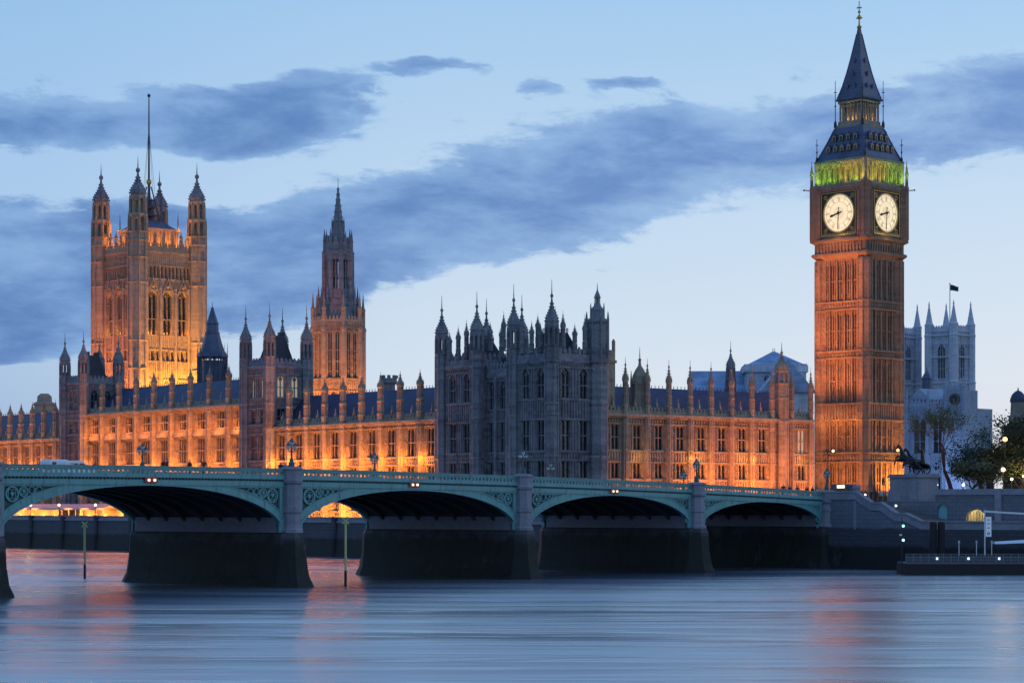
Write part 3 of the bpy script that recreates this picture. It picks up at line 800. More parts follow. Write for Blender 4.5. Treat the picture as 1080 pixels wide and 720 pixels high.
# ------------------------------------------------------------------ the palace
GL = M['glass']; ST = M['palace']
def river(s0, s1, z=0): return P(s1, 0, z)          # origin of a river-front range: its south end
big = [(18.0, 22.9, 3, (.48,), [(0, 2.5, 3)], GL)]
N_top = [(13.6, 16.3, 3, (), [(0, 3.0, 3)], GL), (17.9, 23.1, 3, (.48,), [(0, 3.2, 3)], GL)]
NW = palace_range('palace_wing', 'low floodlit river wing with slate roof just left of the dark pavilion', P(84, 0), ROT_E, 54, 13, 9, [(8.2, 12.2, 3, (), [(0, 2.2, 3)], GL)] + N_top, 23.9, 25.6, 30.6, ST, None, (.7, 5.2, 7.8), extra=(9,))
tri = [(8.2, 12.2, 3, (), [(0, 2.2, 3)], GL), (13.6, 16.3, 3, (), [(0, 3.4, 4)], GL), (17.9, 23.1, 3, (.48,), [(0, 3.8, 4)], GL)]
CR = palace_range('palace_central_range', 'taller floodlit central river range with two lit window rows between two square towers', P(158.9, 0), ROT_E, 66.4, 14, 9, tri + [(24.7, 28.3, 4, (.5,), [(0, 4.0, 4)], GL)], 28.8, 30.4, 35.0, ST, None, (.68, 4.6, 7.0))
SW = palace_range('palace_wing', 'far low floodlit river wing at the left edge of the photo', P(251, 0), ROT_E, 83.5, 14, 15, tri, 23.9, 25.6, 30.9, ST, None, (.7, 4.8, 7.4))

# two square towers on the river front
rowsT = [(8.2, 12.2, 2, 1.9, 2, (), False, GL), (13.6, 16.3, 2, 1.9, 2, (), False, GL), (18, 23, 2, 1.9, 2, (.48,), False, GL), (25, 28, 2, 1.9, 2, (.5,), False, GL), (30.2, 34.6, 2, 1.8, 2, (.45,), True, GL)]
rowsTl = rowsT[:-1] + [(30.2, 34.6, 2, 1.8, 2, (.45,), True, M['litglass'])]
def tower_c(s_corner, half): return P(s_corner + half, half - 1.0)
square_tower('square_tower', 'grey square palace tower with four turrets, just left of the octagonal spired tower', tower_c(84, 4.3), ROT_E, 4.3, 6.2, 36.0, 37.8, M['sooty_unlit'], rowsTl, 1.15, 48.5, roof=42.5, capmat=None, zstr=(17.5, 24, 29, 36), group='square towers of the river front')
square_tower('square_tower', 'grey square palace tower with four domed turrets standing before the great square tower', tower_c(158.8, 4.3), ROT_E, 4.3, 6.2, 36.0, 37.8, M['sooty_unlit'], rowsT, 1.15, 47.6, roof=42.5, zstr=(17.5, 24, 29, 36), group='square towers of the river front')

# the dark north pavilion: two turreted towers and a recessed link
PV = thing('palace_pavilion', 'dark unlit corner pavilion with eight spired turrets, between the orange wings', 'building', P(0, 0), ROT_E)
MS = M['sooty_unlit']
rowsP = [(8.0, 12.2, 2, 2.0, 2, (), False, GL), (13.6, 16.6, 2, 2.0, 2, (), False, GL), (18.2, 23.4, 2, 2.0, 2, (.5,), False, GL), (26.9, 32.0, 2, 1.9, 2, (.45,), True, GL)]
h1 = 5.0
# local frame of PV: x north (so south is -x), y into the palace
square_tower('', '', None, 0, h1, 6.2, 33.0, 35.4, MS, rowsP, 1.15, 46.5, roof=38.2, th=PV, parent_off=(-h1, h1, 0), zstr=(12.9, 17.3, 24.2, 26, 33), corners=(0, 3, 2), group=None, lant=1)
square_tower('', '', None, 0, h1, 6.2, 33.0, 35.4, MS, rowsP, 1.15, 46.0, roof=37.8, th=PV, parent_off=(-25.1, h1, 0), zstr=(12.9, 17.3, 24.2, 26, 33), lant=1)
wl = MB(); wl.x = Matrix.Translation((-20.1, 1.7, 0)); ws = []
for zs, zh, w, li, tr_, ar in ((8.0, 12.2, 1.7, 2, (), False), (13.6, 16.6, 1.7, 2, (), False), (18.2, 23.4, 1.7, 2, (.5,), False), (25.6, 30.4, 1.8, 2, (.45,), True)):
    row = [(1.9 + j * 3.15, w) for j in range(3)]
    for cx, w_ in row: add_window(PV, cx, zs, w, zh - zs, li, tr_, ar, MS, GL, wl.x)
    ws.append((zs, zh, row))
facade(wl, 10.1, 6.2, 31.2, ws); wl.box(0, 10.1, -.4, .4, 31.2, 31.6); wl.box(0, 10.1, .7, 8, 30, 30.5)
for k in range(4):
    wl.lathe(.35 + k * 3.13, -.3, [(.42, 6.2), (.42, 24), (.36, 24.2), (.36, 31.2)], 8)
wl.build('wall', MS, PV)
pp = MB(); pp.x = Matrix.Translation((-20.1, 1.7, 0)); parapet_mb(pp, 10.1, 31.6, 1.9, 1.0); pp.build('parapet', MS, PV)
rf = MB(); gable_roof(rf, -20, -10.1, 2.6, 9, 31.3, 34.8)
for k in range(8): rf.lathe(-19.4 + k * 1.2, 5.8, [(.08, 34.7), (.06, 35.2), (.12, 35.3), (.01, 35.7)], 4)
rf.build('roof', M['roofdk'], PV)
pm = pinnacle_mesh(.42, 3.6, 6.0, MS)
for x, y in ((-15.2, 1.5), (-5, -.2), (-25.1, -.2), (0, 5), (-5, 5), (-26, 5), (-3.4, 3.4), (-7.5, 3.2), (-2.6, -.25), (-7.4, -.25), (-.2, 2.6), (-.2, 7.4), (-22.7, -.25), (-27.5, -.25), (-20.2, 3), (-20.2, 6)):
    inst(pm, 'pinnacle', PV, (x, y, 34.6 if y < 3 or x > -.5 else 36.0), scale=(1, 1, 1 + .18 * math.sin(x * 3 + y)))
# broad north-west stair turret with an open crown
st_ = MB(); st_.lathe(0, 10.0, [(1.9, 6.2), (1.9, 17), (2.05, 17.1), (2.05, 17.4), (1.9, 17.5), (1.9, 25.9), (2.05, 26.1), (2.05, 26.4), (1.9, 26.5), (1.9, 32.9), (2.15, 33.1), (2.15, 33.6), (1.75, 33.8), (1.75, 39.6), (2.0, 39.9), (2.0, 40.3), (1.35, 40.6), (1.2, 41.8), (1.3, 42.0), (1.0, 42.3), (.35, 43)], 8)
for k in range(8):
    a = math.pi / 8 + k * math.pi / 4
    st_.lathe(1.95 * math.cos(a), 10 + 1.95 * math.sin(a), [(.17, 33.7), (.15, 40.5), (.01, 41.8)], 4)
    st_.lathe(1.2 * math.cos(a), 10 + 1.2 * math.sin(a), [(.12, 40.6), (.1, 42.4), (.01, 43.2)], 4)
    st_.box(.42 * math.cos(a) - .06, .42 * math.cos(a) + .06, 10 + .42 * math.sin(a) - .06, 10 + .42 * math.sin(a) + .06, 42.5, 44.1)
st_.lathe(0, 10, [(.62, 44), (.5, 44.4), (.16, 45.2), (.1, 45.4), (.03, 46.4)], 8)
st_.build('stair_turret', MS, PV)
# pale chimney-like return just behind it
pb = MB(); pb.box(-4.5, -.9, 11.6, 14.8, 24, 35.5); pb.box(-4.7, -.7, 11.4, 15.0, 33.3, 33.8)
for k in range(3): pb.box(-.897, -.82, 12.3 + k * .8, 12.7 + k * .8, 26.5, 32)
for a_, b_ in ((-4.3, 11.8), (-1.1, 14.6), (-1.1, 11.8)): pb.lathe(a_, b_, [(.32, 35.4), (.32, 37), (.1, 37.4)], 8)
pb.build('stair_block', M['palace'], PV)

# north return range towards the clock tower
nrows = [(8.0, 12.0, 2, (), [(.55, 2.0, 2), (-1.55, .9, 1)], GL), (13.7, 16.5, 2, (), [(.55, 2.0, 2), (-1.55, .9, 1)], GL), (18.6, 23.0, 2, (.5,), [(.55, 2.0, 2), (-1.55, .9, 1)], GL)]
NR = palace_range('palace_wing', 'floodlit orange entrance range with pinnacles between the dark pavilion and the clock tower', P(.6, 11.5), ROT_N, 50.4, 15, 10, nrows, 24.3, 26.0, 29.9, ST, None, (.56, 4.4, 8.4), base=9.0, extra=())
# an ogee-domed stair turret and a tall slim turret on this range
tb = MB(); tb.lathe(0, 0, [(1.5, 9), (1.5, 24), (1.7, 24.3), (1.7, 26), (1.4, 26.2), (1.4, 29.8), (1.65, 30), (1.65, 30.4), (1.5, 30.6), (1.3, 31.5), (.8, 32.5), (.3, 33.2), (.2, 34), (.34, 34.2), (.1, 34.5), (.03, 36.4)], 8)
for k in range(8):
    a = math.pi / 8 + k * math.pi / 4
    tb.lathe(1.6 * math.cos(a), 1.6 * math.sin(a), [(.18, 26), (.15, 30.6), (.01, 32.4)], 4)
tb.build('stair_turret', ST, NR, (10.1, 1.6, 0))
tm, _ = turret_mesh(1.25, 9, 31.2, 38.6, ST, 1, None, zstr=(24.3, 28.5)); inst(tm, 'stair_turret', NR, (43.0, -.2, 0))
# slender open turret further back
tm, _ = turret_mesh(.95, 9, 30.5, 39.5, MS, 2, None, zstr=(28,))
o = inst(tm, 'ventilation_turret', None, P(13, 54)); tag(o, 'slender grey open turret rising behind the entrance range, left of the pyramid roof', 'turret')

# ------------------------------------------------------------------ great square tower at the south end
VX, VY = -162.3, -356.9
half = 10.4
VT = thing('great_square_tower', 'huge floodlit square tower with four domed corner turrets and a tall flagpole', 'tower', (VX, VY, 0), R(90 - 6.5))
rowsV = [(12, 24, 3, 3.2, 2, (.5,), True, GL), (28, 36, 3, 3.0, 2, (), True, GL), (40.5, 47, 3, 2.6, 2, (), True, GL), (52.6, 55.8, 9, 1.05, 1, (), False, GL), (60.3, 73.6, 3, 3.1, 2, (.36,), True, GL), (77.2, 81.0, 12, .75, 1, (), False, GL)]
square_tower('', '', None, 0, half, 9.5, 85.0, 87.9, ST, rowsV, 2.75, 113.0, zt=90.6, capmat=M['sooty_unlit'], th=VT, lant=2, zstr=(26, 38, 50, 58.4, 75.6, 83, 88), gold=True, rib=.74, deep=1.1, parent_off=(0, 0, 0))
# intermediate pinnacles on the battlements and gablets over the great windows
pm = pinnacle_mesh(.55, 3.0, 5.5, ST)
for k in range(4):
    X = Matrix.Rotation(k * math.pi / 2, 4, 'Z')
    for t_ in (-4.6, -1.55, 1.55, 4.6):
        o = inst(pm, 'pinnacle', VT); o.matrix_local = X @ Matrix.Translation((t_, -half - .1, 86.6))
vb = MB()
for k in range(4):
    vb.x = Matrix.Rotation(k * math.pi / 2, 4, 'Z') @ Matrix.Translation((0, -half, 0))
    for j in range(3):
        cx = (j - 1) * (2 * half - 2 * 2.75 * .9) / 3
        for s_ in (-1, 1):
            vb.ext_xz([(cx + s_ * 2.0, 72.6), (cx + s_ * 2.0 + .25, 72.6), (cx + .12, 77.0), (cx - .12, 77.0)][::s_ if s_ > 0 else 1] if s_ > 0 else [(cx - 2.25, 72.6), (cx - 2.0, 72.6), (cx + .12, 77.0), (cx - .12, 77.0)], -.45, -.003)
        vb.lathe(cx, -.3, [(.2, 76.4), (.3, 77.2), (.02, 78.6)], 4)
        vb.ball((cx, -.2, 74.9), .55, 8, 5)
    for t_ in (-7.4, -2.65, 2.65, 7.4):       # panelled piers between the windows
        vb.lathe(t_, -.15, [(.62, 9.5), (.62, 50), (.5, 50.5), (.5, 74), (.6, 74.3), (.35, 75), (.05, 77)], 8)
vb.build('window_gablet', ST, VT)
at = MB(); at.box(-6.4, 6.4, -6.4, 6.4, 84.4, 92.6)
for k in range(4):
    at.x = Matrix.Rotation(k * math.pi / 2, 4, 'Z')
    for j in range(10): at.box(-5.9 + j * 1.24, -5.5 + j * 1.24, -6.7, -6.402, 85, 91.9)
    at.box(-6.8, 6.8, -6.8, -6.405, 91.9, 92.7)
at.build('attic', ST, VT)
rf = MB(); hip_roof(rf, -6.2, 6.2, -6.2, 6.2, 92.7, 95.4, .45)
for sx in (-1, 1):
    for sy in (-1, 1):
        rf.tube((sx * 2.6, sy * 2.6, 94.9), (sx * .45, sy * .45, 106), .32, .2); rf.lathe(sx * 6.3, sy * 6.3, [(.25, 91.8), (.2, 95), (.02, 98)], 6)
        rf.lathe(sx * 2.7, sy * 2.7, [(.5, 95), (.4, 100), (.55, 100.3), (.05, 103.5)], 6)
for z in (97, 99.4, 101.8): rf.box(-2.4 + (z - 95) * .19, 2.4 - (z - 95) * .19, -2.4 + (z - 95) * .19, 2.4 - (z - 95) * .19, z, z + .3)
rf.build('iron_roof', M['iron'], VT)
fp = MB(); fp.tube((0, 0, 95), (0, 0, 107), .45, .4, 8); fp.tube((0, 0, 107), (0, 0, 133), .33, .16, 8); fp.lathe(0, 0, [(.1, 133), (.5, 133.3), (.5, 133.7), (.05, 134.2)], 8)
for k in range(4):
    a = k * math.pi / 2 + .4; fp.tube((3 * math.cos(a), 3 * math.sin(a), 96), (.2 * math.cos(a), .2 * math.sin(a), 122), .05, .05, 4)
fp.build('flagpole', M['irondk'], VT)
b_ = MB(); b_.lathe(0, 0, [(.5, 106.6), (.8, 107.2), (.75, 107.8), (.3, 108.4)], 8); b_.build('crown_ornament', M['gold'], VT)

# ------------------------------------------------------------------ octagonal spired tower
OT = thing('octagonal_spire_tower', 'octagonal lantern tower with a tall slender spire, floodlit orange at its foot', 'tower', (-166.3, -278.0, 0), R(90) - RP)
r0 = 7.2
ob = MB(); ob.lathe(0, 0, [(r0 - .5, 10), (r0 - .5, 60.2), (r0 - .2, 60.4), (r0 - .2, 61.4)], 8)
for k in range(8):
    a = math.pi / 8 + k * math.pi / 4; am = k * math.pi / 4
    ob.x = Matrix()
    ob.lathe(r0 * math.cos(a), r0 * math.sin(a), [(.95, 10), (.95, 36), (.8, 36.5), (.8, 58), (.95, 58.4), (.95, 59), (.62, 59.5), (.62, 64), (.75, 64.3), (.4, 65), (.04, 69)], 8)
    ob.x = Matrix.Rotation(am, 4, 'Z') @ Matrix.Rotation(R(90), 4, 'Z') @ Matrix.Translation((0, -(r0 - .5) * math.cos(math.pi / 8), 0))
    fw = 2 * (r0 - .5) * math.sin(math.pi / 8)
    X = ob.x.copy()
    ob.x = X @ Matrix.Translation((-fw / 2, -.62, 0))
    facade(ob, fw, 36, 60.2, [(38.2, 41.2, [(fw / 2, 1.5)]), (44.8, 57.8, [(fw / 2 - 1.05, 1.3), (fw / 2 + 1.05, 1.3)])], rib=.7)
    for sx in (-1.05, 1.05): add_window(OT, fw / 2 + sx, 44.8, 1.3, 13.0, 2, (.15, .36, .6), True, ST, GL, ob.x)
    add_window(OT, fw / 2, 38.2, 1.5, 3.0, 1, (), True, ST, GL, ob.x)
    parapet_mb(ob, fw, 60.2, 2.0, .9)
ob.x = Matrix()
ob.build('wall', ST, OT)
lb = MB()
lb.lathe(0, 0, [(6.0, 60.9), (5.4, 62), (4.9, 64.5), (4.3, 67.2)], 8)
r1 = 3.9
lb.lathe(0, 0, [(2.6, 67.1), (2.6, 69)], 8); lb.lathe(0, 0, [(r1, 67.1), (r1, 70)], 8); lb.lathe(0, 0, [(r1 * .95, 79.2), (r1 * 1.05, 79.6), (r1, 82), (2.2, 82.6)], 8)
for k in range(8):
    a = math.pi / 8 + k * math.pi / 4; am = k * math.pi / 4
    lb.x = Matrix()
    lb.lathe(r1 * math.cos(a), r1 * math.sin(a), [(.85, 67), (.78, 80), (.85, 80.4), (.5, 80.8), (.42, 83.3), (.5, 83.5), (.03, 87)], 6)
    lb.lathe(5.6 * math.cos(a), 5.6 * math.sin(a), [(.45, 61), (.42, 66), (.5, 66.3), (.03, 71)], 6)
    lb.tube((5.5 * math.cos(a), 5.5 * math.sin(a), 66), (r1 * math.cos(a), r1 * math.sin(a), 71.5), .18)
    lb.x = Matrix.Rotation(am, 4, 'Z')
    c_ = r1 * math.cos(math.pi / 8)
    lb.box(c_ - .25, c_ + .1, -.2, .2, 70, 79.3); lb.box(c_ - .2, c_ + .05, -1.4, 1.4, 73.4, 73.8); lb.box(c_ - .2, c_ + .05, -1.4, 1.4, 78.2, 79.3)
    lb.add([(c_ + .1, -1.2, 82), (c_ + .1, 1.2, 82), (c_ + .1, 0, 85), (c_ - .6, -1.2, 82), (c_ - .6, 1.2, 82), (c_ - .6, 0, 85)], [(0, 1, 2), (5, 4, 3), (0, 2, 5, 3), (1, 4, 5, 2)])
lb.x = Matrix(); lb.build('lantern', M['sooty_unlit'], OT)
sb = MB(); sb.lathe(0, 0, [(2.35, 82.3), (1.95, 85), (1.35, 89), (1.5, 89.2), (1.3, 89.5), (.8, 93.5), (.9, 93.7), (.72, 94), (.28, 98), (.45, 98.3), (.1, 98.7), (.05, 101.5)], 8)
for k in range(8):
    a = math.pi / 8 + k * math.pi / 4
    for t_ in range(9):
        z = 84 + t_ * 1.6; rr = 2.3 * (1 - (z - 82.3) / 17.5) + .05
        sb.ball((rr * math.cos(a), rr * math.sin(a), z), .17, 4, 3)
    sb.lathe(1.75 * math.cos(a), 1.75 * math.sin(a), [(.18, 84), (.16, 88.6), (.01, 90.4)], 4)
sb.build('spire', M['sooty_unlit'], OT)

# dark iron ventilation spire
vs = thing('ventilation_spire', 'dark unlit octagonal iron spire standing between the two big floodlit towers', 'spire', (-116.4, -273.4, 0), R(20))
b_ = MB(); b_.lathe(0, 0, [(3.6, 10), (3.6, 38.5), (3.95, 38.8), (3.95, 39.6)], 8); b_.lathe(0, 0, [(2.6, 39.5), (2.6, 47.5)], 8)
for k in range(8):
    a = math.pi / 8 + k * math.pi / 4
    b_.lathe(3.6 * math.cos(a), 3.6 * math.sin(a), [(.32, 39.5), (.28, 48.4)], 6); b_.lathe(3.95 * math.cos(a), 3.95 * math.sin(a), [(.12, 39.5), (.1, 50), (.01, 52.5)], 4)
    a += math.pi / 8; b_.lathe(3.3 * math.cos(a), 3.3 * math.sin(a), [(.18, 39.5), (.16, 48.4)], 6)
b_.build('belfry_stage', M['iron'], vs)
b_ = MB(); b_.lathe(0, 0, [(3.95, 48.2), (4.15, 48.5), (4.15, 49), (3.2, 51), (2.5, 54), (1.9, 57.5), (2.05, 57.7), (1.95, 58)], 8); b_.lathe(0, 0, [(1.7, 58), (1.55, 61.2), (1.75, 61.5), (1.5, 61.9), (.35, 67.2), (.5, 67.5), (.1, 67.8), (.04, 70)], 8)
o = b_.build('spire_roof', M['iron'], vs, (0, 0, 48.2 * .32)); o.scale = (1, 1, .68)
# small ventilator far left, and a chimney on the wing
b_ = MB(); b_.lathe(0, 0, [(3.9, 20), (3.9, 33.5), (4.1, 33.8), (4.1, 34.3), (3.2, 34.8), (3.0, 38.2), (3.3, 38.5), (3.3, 39), (2.2, 39.5), (2.1, 41), (1.2, 41.8)], 8)
for k in range(8):
    a = math.pi / 8 + k * math.pi / 4; b_.box(3.9 * math.cos(a) - .3, 3.9 * math.cos(a) + .3, 3.9 * math.sin(a) - .3, 3.9 * math.sin(a) + .3, 26, 36)
o = b_.build('ventilation_tower', ST, None, (-122.9, -355.6, 0)); tag(o, 'stubby octagonal tower lit dull red above the far left wing roof', 'tower')
b_ = MB(); b_.lathe(0, 0, [(1.35, 24), (1.35, 33.3), (1.75, 33.7), (1.75, 34.6), (1.5, 34.6)], 8)
for k in range(8):
    a = k * math.pi / 4; b_.box(1.5 * math.cos(a) - .25, 1.5 * math.cos(a) + .25, 1.5 * math.sin(a) - .25, 1.5 * math.sin(a) + .25, 34.6, 35.2)
o = b_.build('chimney_stack', M['sooty_unlit'], None, (-45.4, -135.8, 0)); tag(o, 'short battlemented octagonal chimney behind the low wing roof, right of the octagonal tower', 'chimney')

# ------------------------------------------------------------------ the clock tower
EX, EY = -94.2, -56.6
CT = thing('clock_tower', 'tall floodlit clock tower with two lit dials and a green-lit belfry under a pointed roof', 'clock tower', (EX, EY, 0), R(90 - 3.6))
CS = M['clockstone']
hs = 5.75                                    # half width of the shaft face
bands = [(9.5, 17.2), (19.4, 25.2), (28.7, 37.0), (38.6, 46.2), (47.9, 56.0)]
sh = MB(); sh.box(-hs + .45, hs - .45, -hs + .45, hs - .45, 8, 60)
bandm = MB(); bms = {a: MB() for a in (17.4, 25.4, 37.2, 46.4)}
for k in range(4):
    X = Matrix.Rotation(k * math.pi / 2, 4, 'Z') @ Matrix.Translation((0, -hs, 0))
    sh.x = X; bandm.x = X
    lev = [(9.5, 17.4), (19.2, 25.4), (28.6, 37.2), (38.6, 46.4), (48.0, 56.0)]
    for (za, zb) in lev:
        inner = hs - 1.35
        nrib = 15
        for j in range(nrib + 1):
            x = -inner + 2 * inner * j / nrib
            big_ = j % 3 == 0
            w, d = (.17, .14) if big_ else (.08, -.1)
            sh.box(x - w, x + w, -d, .46, za, zb)
        for j in range(nrib):
            x0 = -inner + 2 * inner * j / nrib; x1 = x0 + 2 * inner / nrib
            sh.box(x0, x1, .22, .455, zb - 1.0, zb); sh.box(x0, x1, .22, .455, za, za + .5)
            if j % 3 == 1:
                sh.box(x0, x1, .3, .455, za + .5, za + 1.6)
            sh.ext_xz([(x0, zb - 1.003), (x0, zb - 1.6), (x0 + .14, zb - 1.003)], .2, .45); sh.ext_xz([(x1 - .14, zb - 1.003), (x1, zb - 1.6), (x1, zb - 1.003)], .2, .45)
        for zz in (za + (zb - za) * .5,):
            sh.box(-inner, inner, .16, .452, zz - .12, zz + .12)
    for a, b in ((17.4, 19.2), (25.4, 28.6), (37.2, 38.6), (46.4, 48.0)):
        bandm = bms[a]; bandm.x = X
        bandm.box(-hs + 1.2, hs - 1.2, -.05, .46, a + .002, b - .002)
        bandm.box(-hs + .6, hs - .6, -.38, .3, a - .1, a + .22); bandm.box(-hs + .6, hs - .6, -.38, .3, b - .22, b + .1)
        nq = 12
        for j in range(nq):
            x = -hs + 1.5 + (2 * hs - 3) * (j + .5) / nq
            if b - a > 2.5:
                bandm.box(x - .12, x + .12, -.22, -.05, a + .24, b - .24)
            else: bandm.lathe(x, -.06, [(.22, a + .4), (.3, (a + b) / 2), (.22, b - .4)], 6)
sh.x = Matrix(); bandm.x = Matrix()
sh.build('shaft', CS, CT)
for sx in (-1, 1):
    for sy in (-1, 1):
        c_ = MB()
        prof = [(1.42, 8)]
        for z in (17.4, 19.2, 25.4, 28.6, 37.2, 38.6, 46.4, 48.0): prof += [(1.42, z - .2), (1.62, z - .05), (1.62, z + .15), (1.42, z + .3)]
        prof += [(1.42, 56.2)]
        c_.lathe(0, 0, prof, 8)
        for k in range(8):
            a = math.pi / 8 + k * math.pi / 4; c_.box(1.44 * math.cos(a) - .1, 1.44 * math.cos(a) + .1, 1.44 * math.sin(a) - .1, 1.44 * math.sin(a) + .1, 8, 56)
        c_.build('corner_buttress', CS, CT, (sx * (hs - .75), sy * (hs - .75), 0))
for bandm in bms.values(): bandm.build('band', CS, CT)
# corbelled gallery under the dials, and the dial stage
cb = MB()
hq = 6.55
def sq(mb, prof):
    for (a, za), (b, zb) in zip(prof, prof[1:]):
        mb.add([(-a, -a, za), (a, -a, za), (a, a, za), (-a, a, za), (-b, -b, zb), (b, -b, zb), (b, b, zb), (-b, b, zb)],
               [(0, 1, 5, 4), (1, 2, 6, 5), (2, 3, 7, 6), (3, 0, 4, 7)])
    a, z = prof[-1]; mb.add([(-a, -a, z), (a, -a, z), (a, a, z), (-a, a, z)], [(0, 1, 2, 3)])
sq(cb, [(hs, 55.8), (hs + .05, 56.2), (hs + .75, 56.9), (hs + .75, 57.3), (hs + .3, 57.5), (hs + .3, 59.2), (hs + .95, 59.6), (hs + .95, 60.0), (hq - .25, 60.1)])
for k in range(4):
    cb.x = Matrix.Rotation(k * math.pi / 2, 4, 'Z') @ Matrix.Translation((0, -hs - .3, 0))
    for j in range(14):
        x = -hs + .7 + (2 * hs - 1.4) * j / 13
        cb.box(x - .14, x + .14, -.28, -.002, 57.45, 59.3); 
        if j < 13: cb.lathe(x + .4, -.04, [(.2, 58.6), (.28, 59), (.2, 59.3)], 6)
cb.x = Matrix(); cb.build('gallery', CS, CT)
ds = MB(); sq(ds, [(hq - .35, 60.05), (hq - .35, 69.3), (hq + .15, 69.5), (hq + .15, 70.0), (hq - .2, 70.2)])
for sx in (-1, 1):
    for sy in (-1, 1):
        ds.x = Matrix.Translation((sx * (hq - .7), sy * (hq - .7), 0))
        ds.lathe(0, 0, [(1.15, 60.02), (1.15, 69.6), (1.3, 69.8), (1.3, 70.3), (.9, 70.5)], 8)
        for k in range(8):
            a = math.pi / 8 + k * math.pi / 4; ds.box(1.16 * math.cos(a) - .09, 1.16 * math.cos(a) + .09, 1.16 * math.sin(a) - .09, 1.16 * math.sin(a) + .09, 60.1, 69.6)
ds.x = Matrix(); 
for k in range(4):
    ds.x = Matrix.Rotation(k * math.pi / 2, 4, 'Z') @ Matrix.Translation((0, -hq + .35, 0))
    ds.box(-4.9, 4.9, -.45, -.002, 69.0, 69.45)
    for s_ in (-1, 1): ds.box(min(s_ * 4.35, s_ * 4.9), max(s_ * 4.35, s_ * 4.9), -.35, -.003, 60.3, 69.0)
    for j in range(16): ds.box(-4.8 + j * .62, -4.5 + j * .62, -.6, -.452, 69.05, 69.4)
ds.x = Matrix(); ds.build('dial_stage', CS, CT)
for sx in (-1, 1):
    for sy in (-1, 1):
        b_ = MB(); b_.lathe(0, 0, [(.32, 0), (.28, 2.4), (.4, 2.6), (.34, 2.8), (.05, 4.6), (.1, 4.7), (.02, 5.4)], 8)
        b_.build('corner_pinnacle', CS, CT, (sx * (hq - .1), sy * (hq - .1), 70.1))
        b_ = MB(); b_.tube((0, 0, 0), (.9 * sx * .8, .9 * sy * .8, .1), .1); b_.ball((.75 * sx, .75 * sy, .1), .2, 6, 4); b_.build('gargoyle', CS, CT, (sx * (hq + .2), sy * (hq + .2), 69.7))
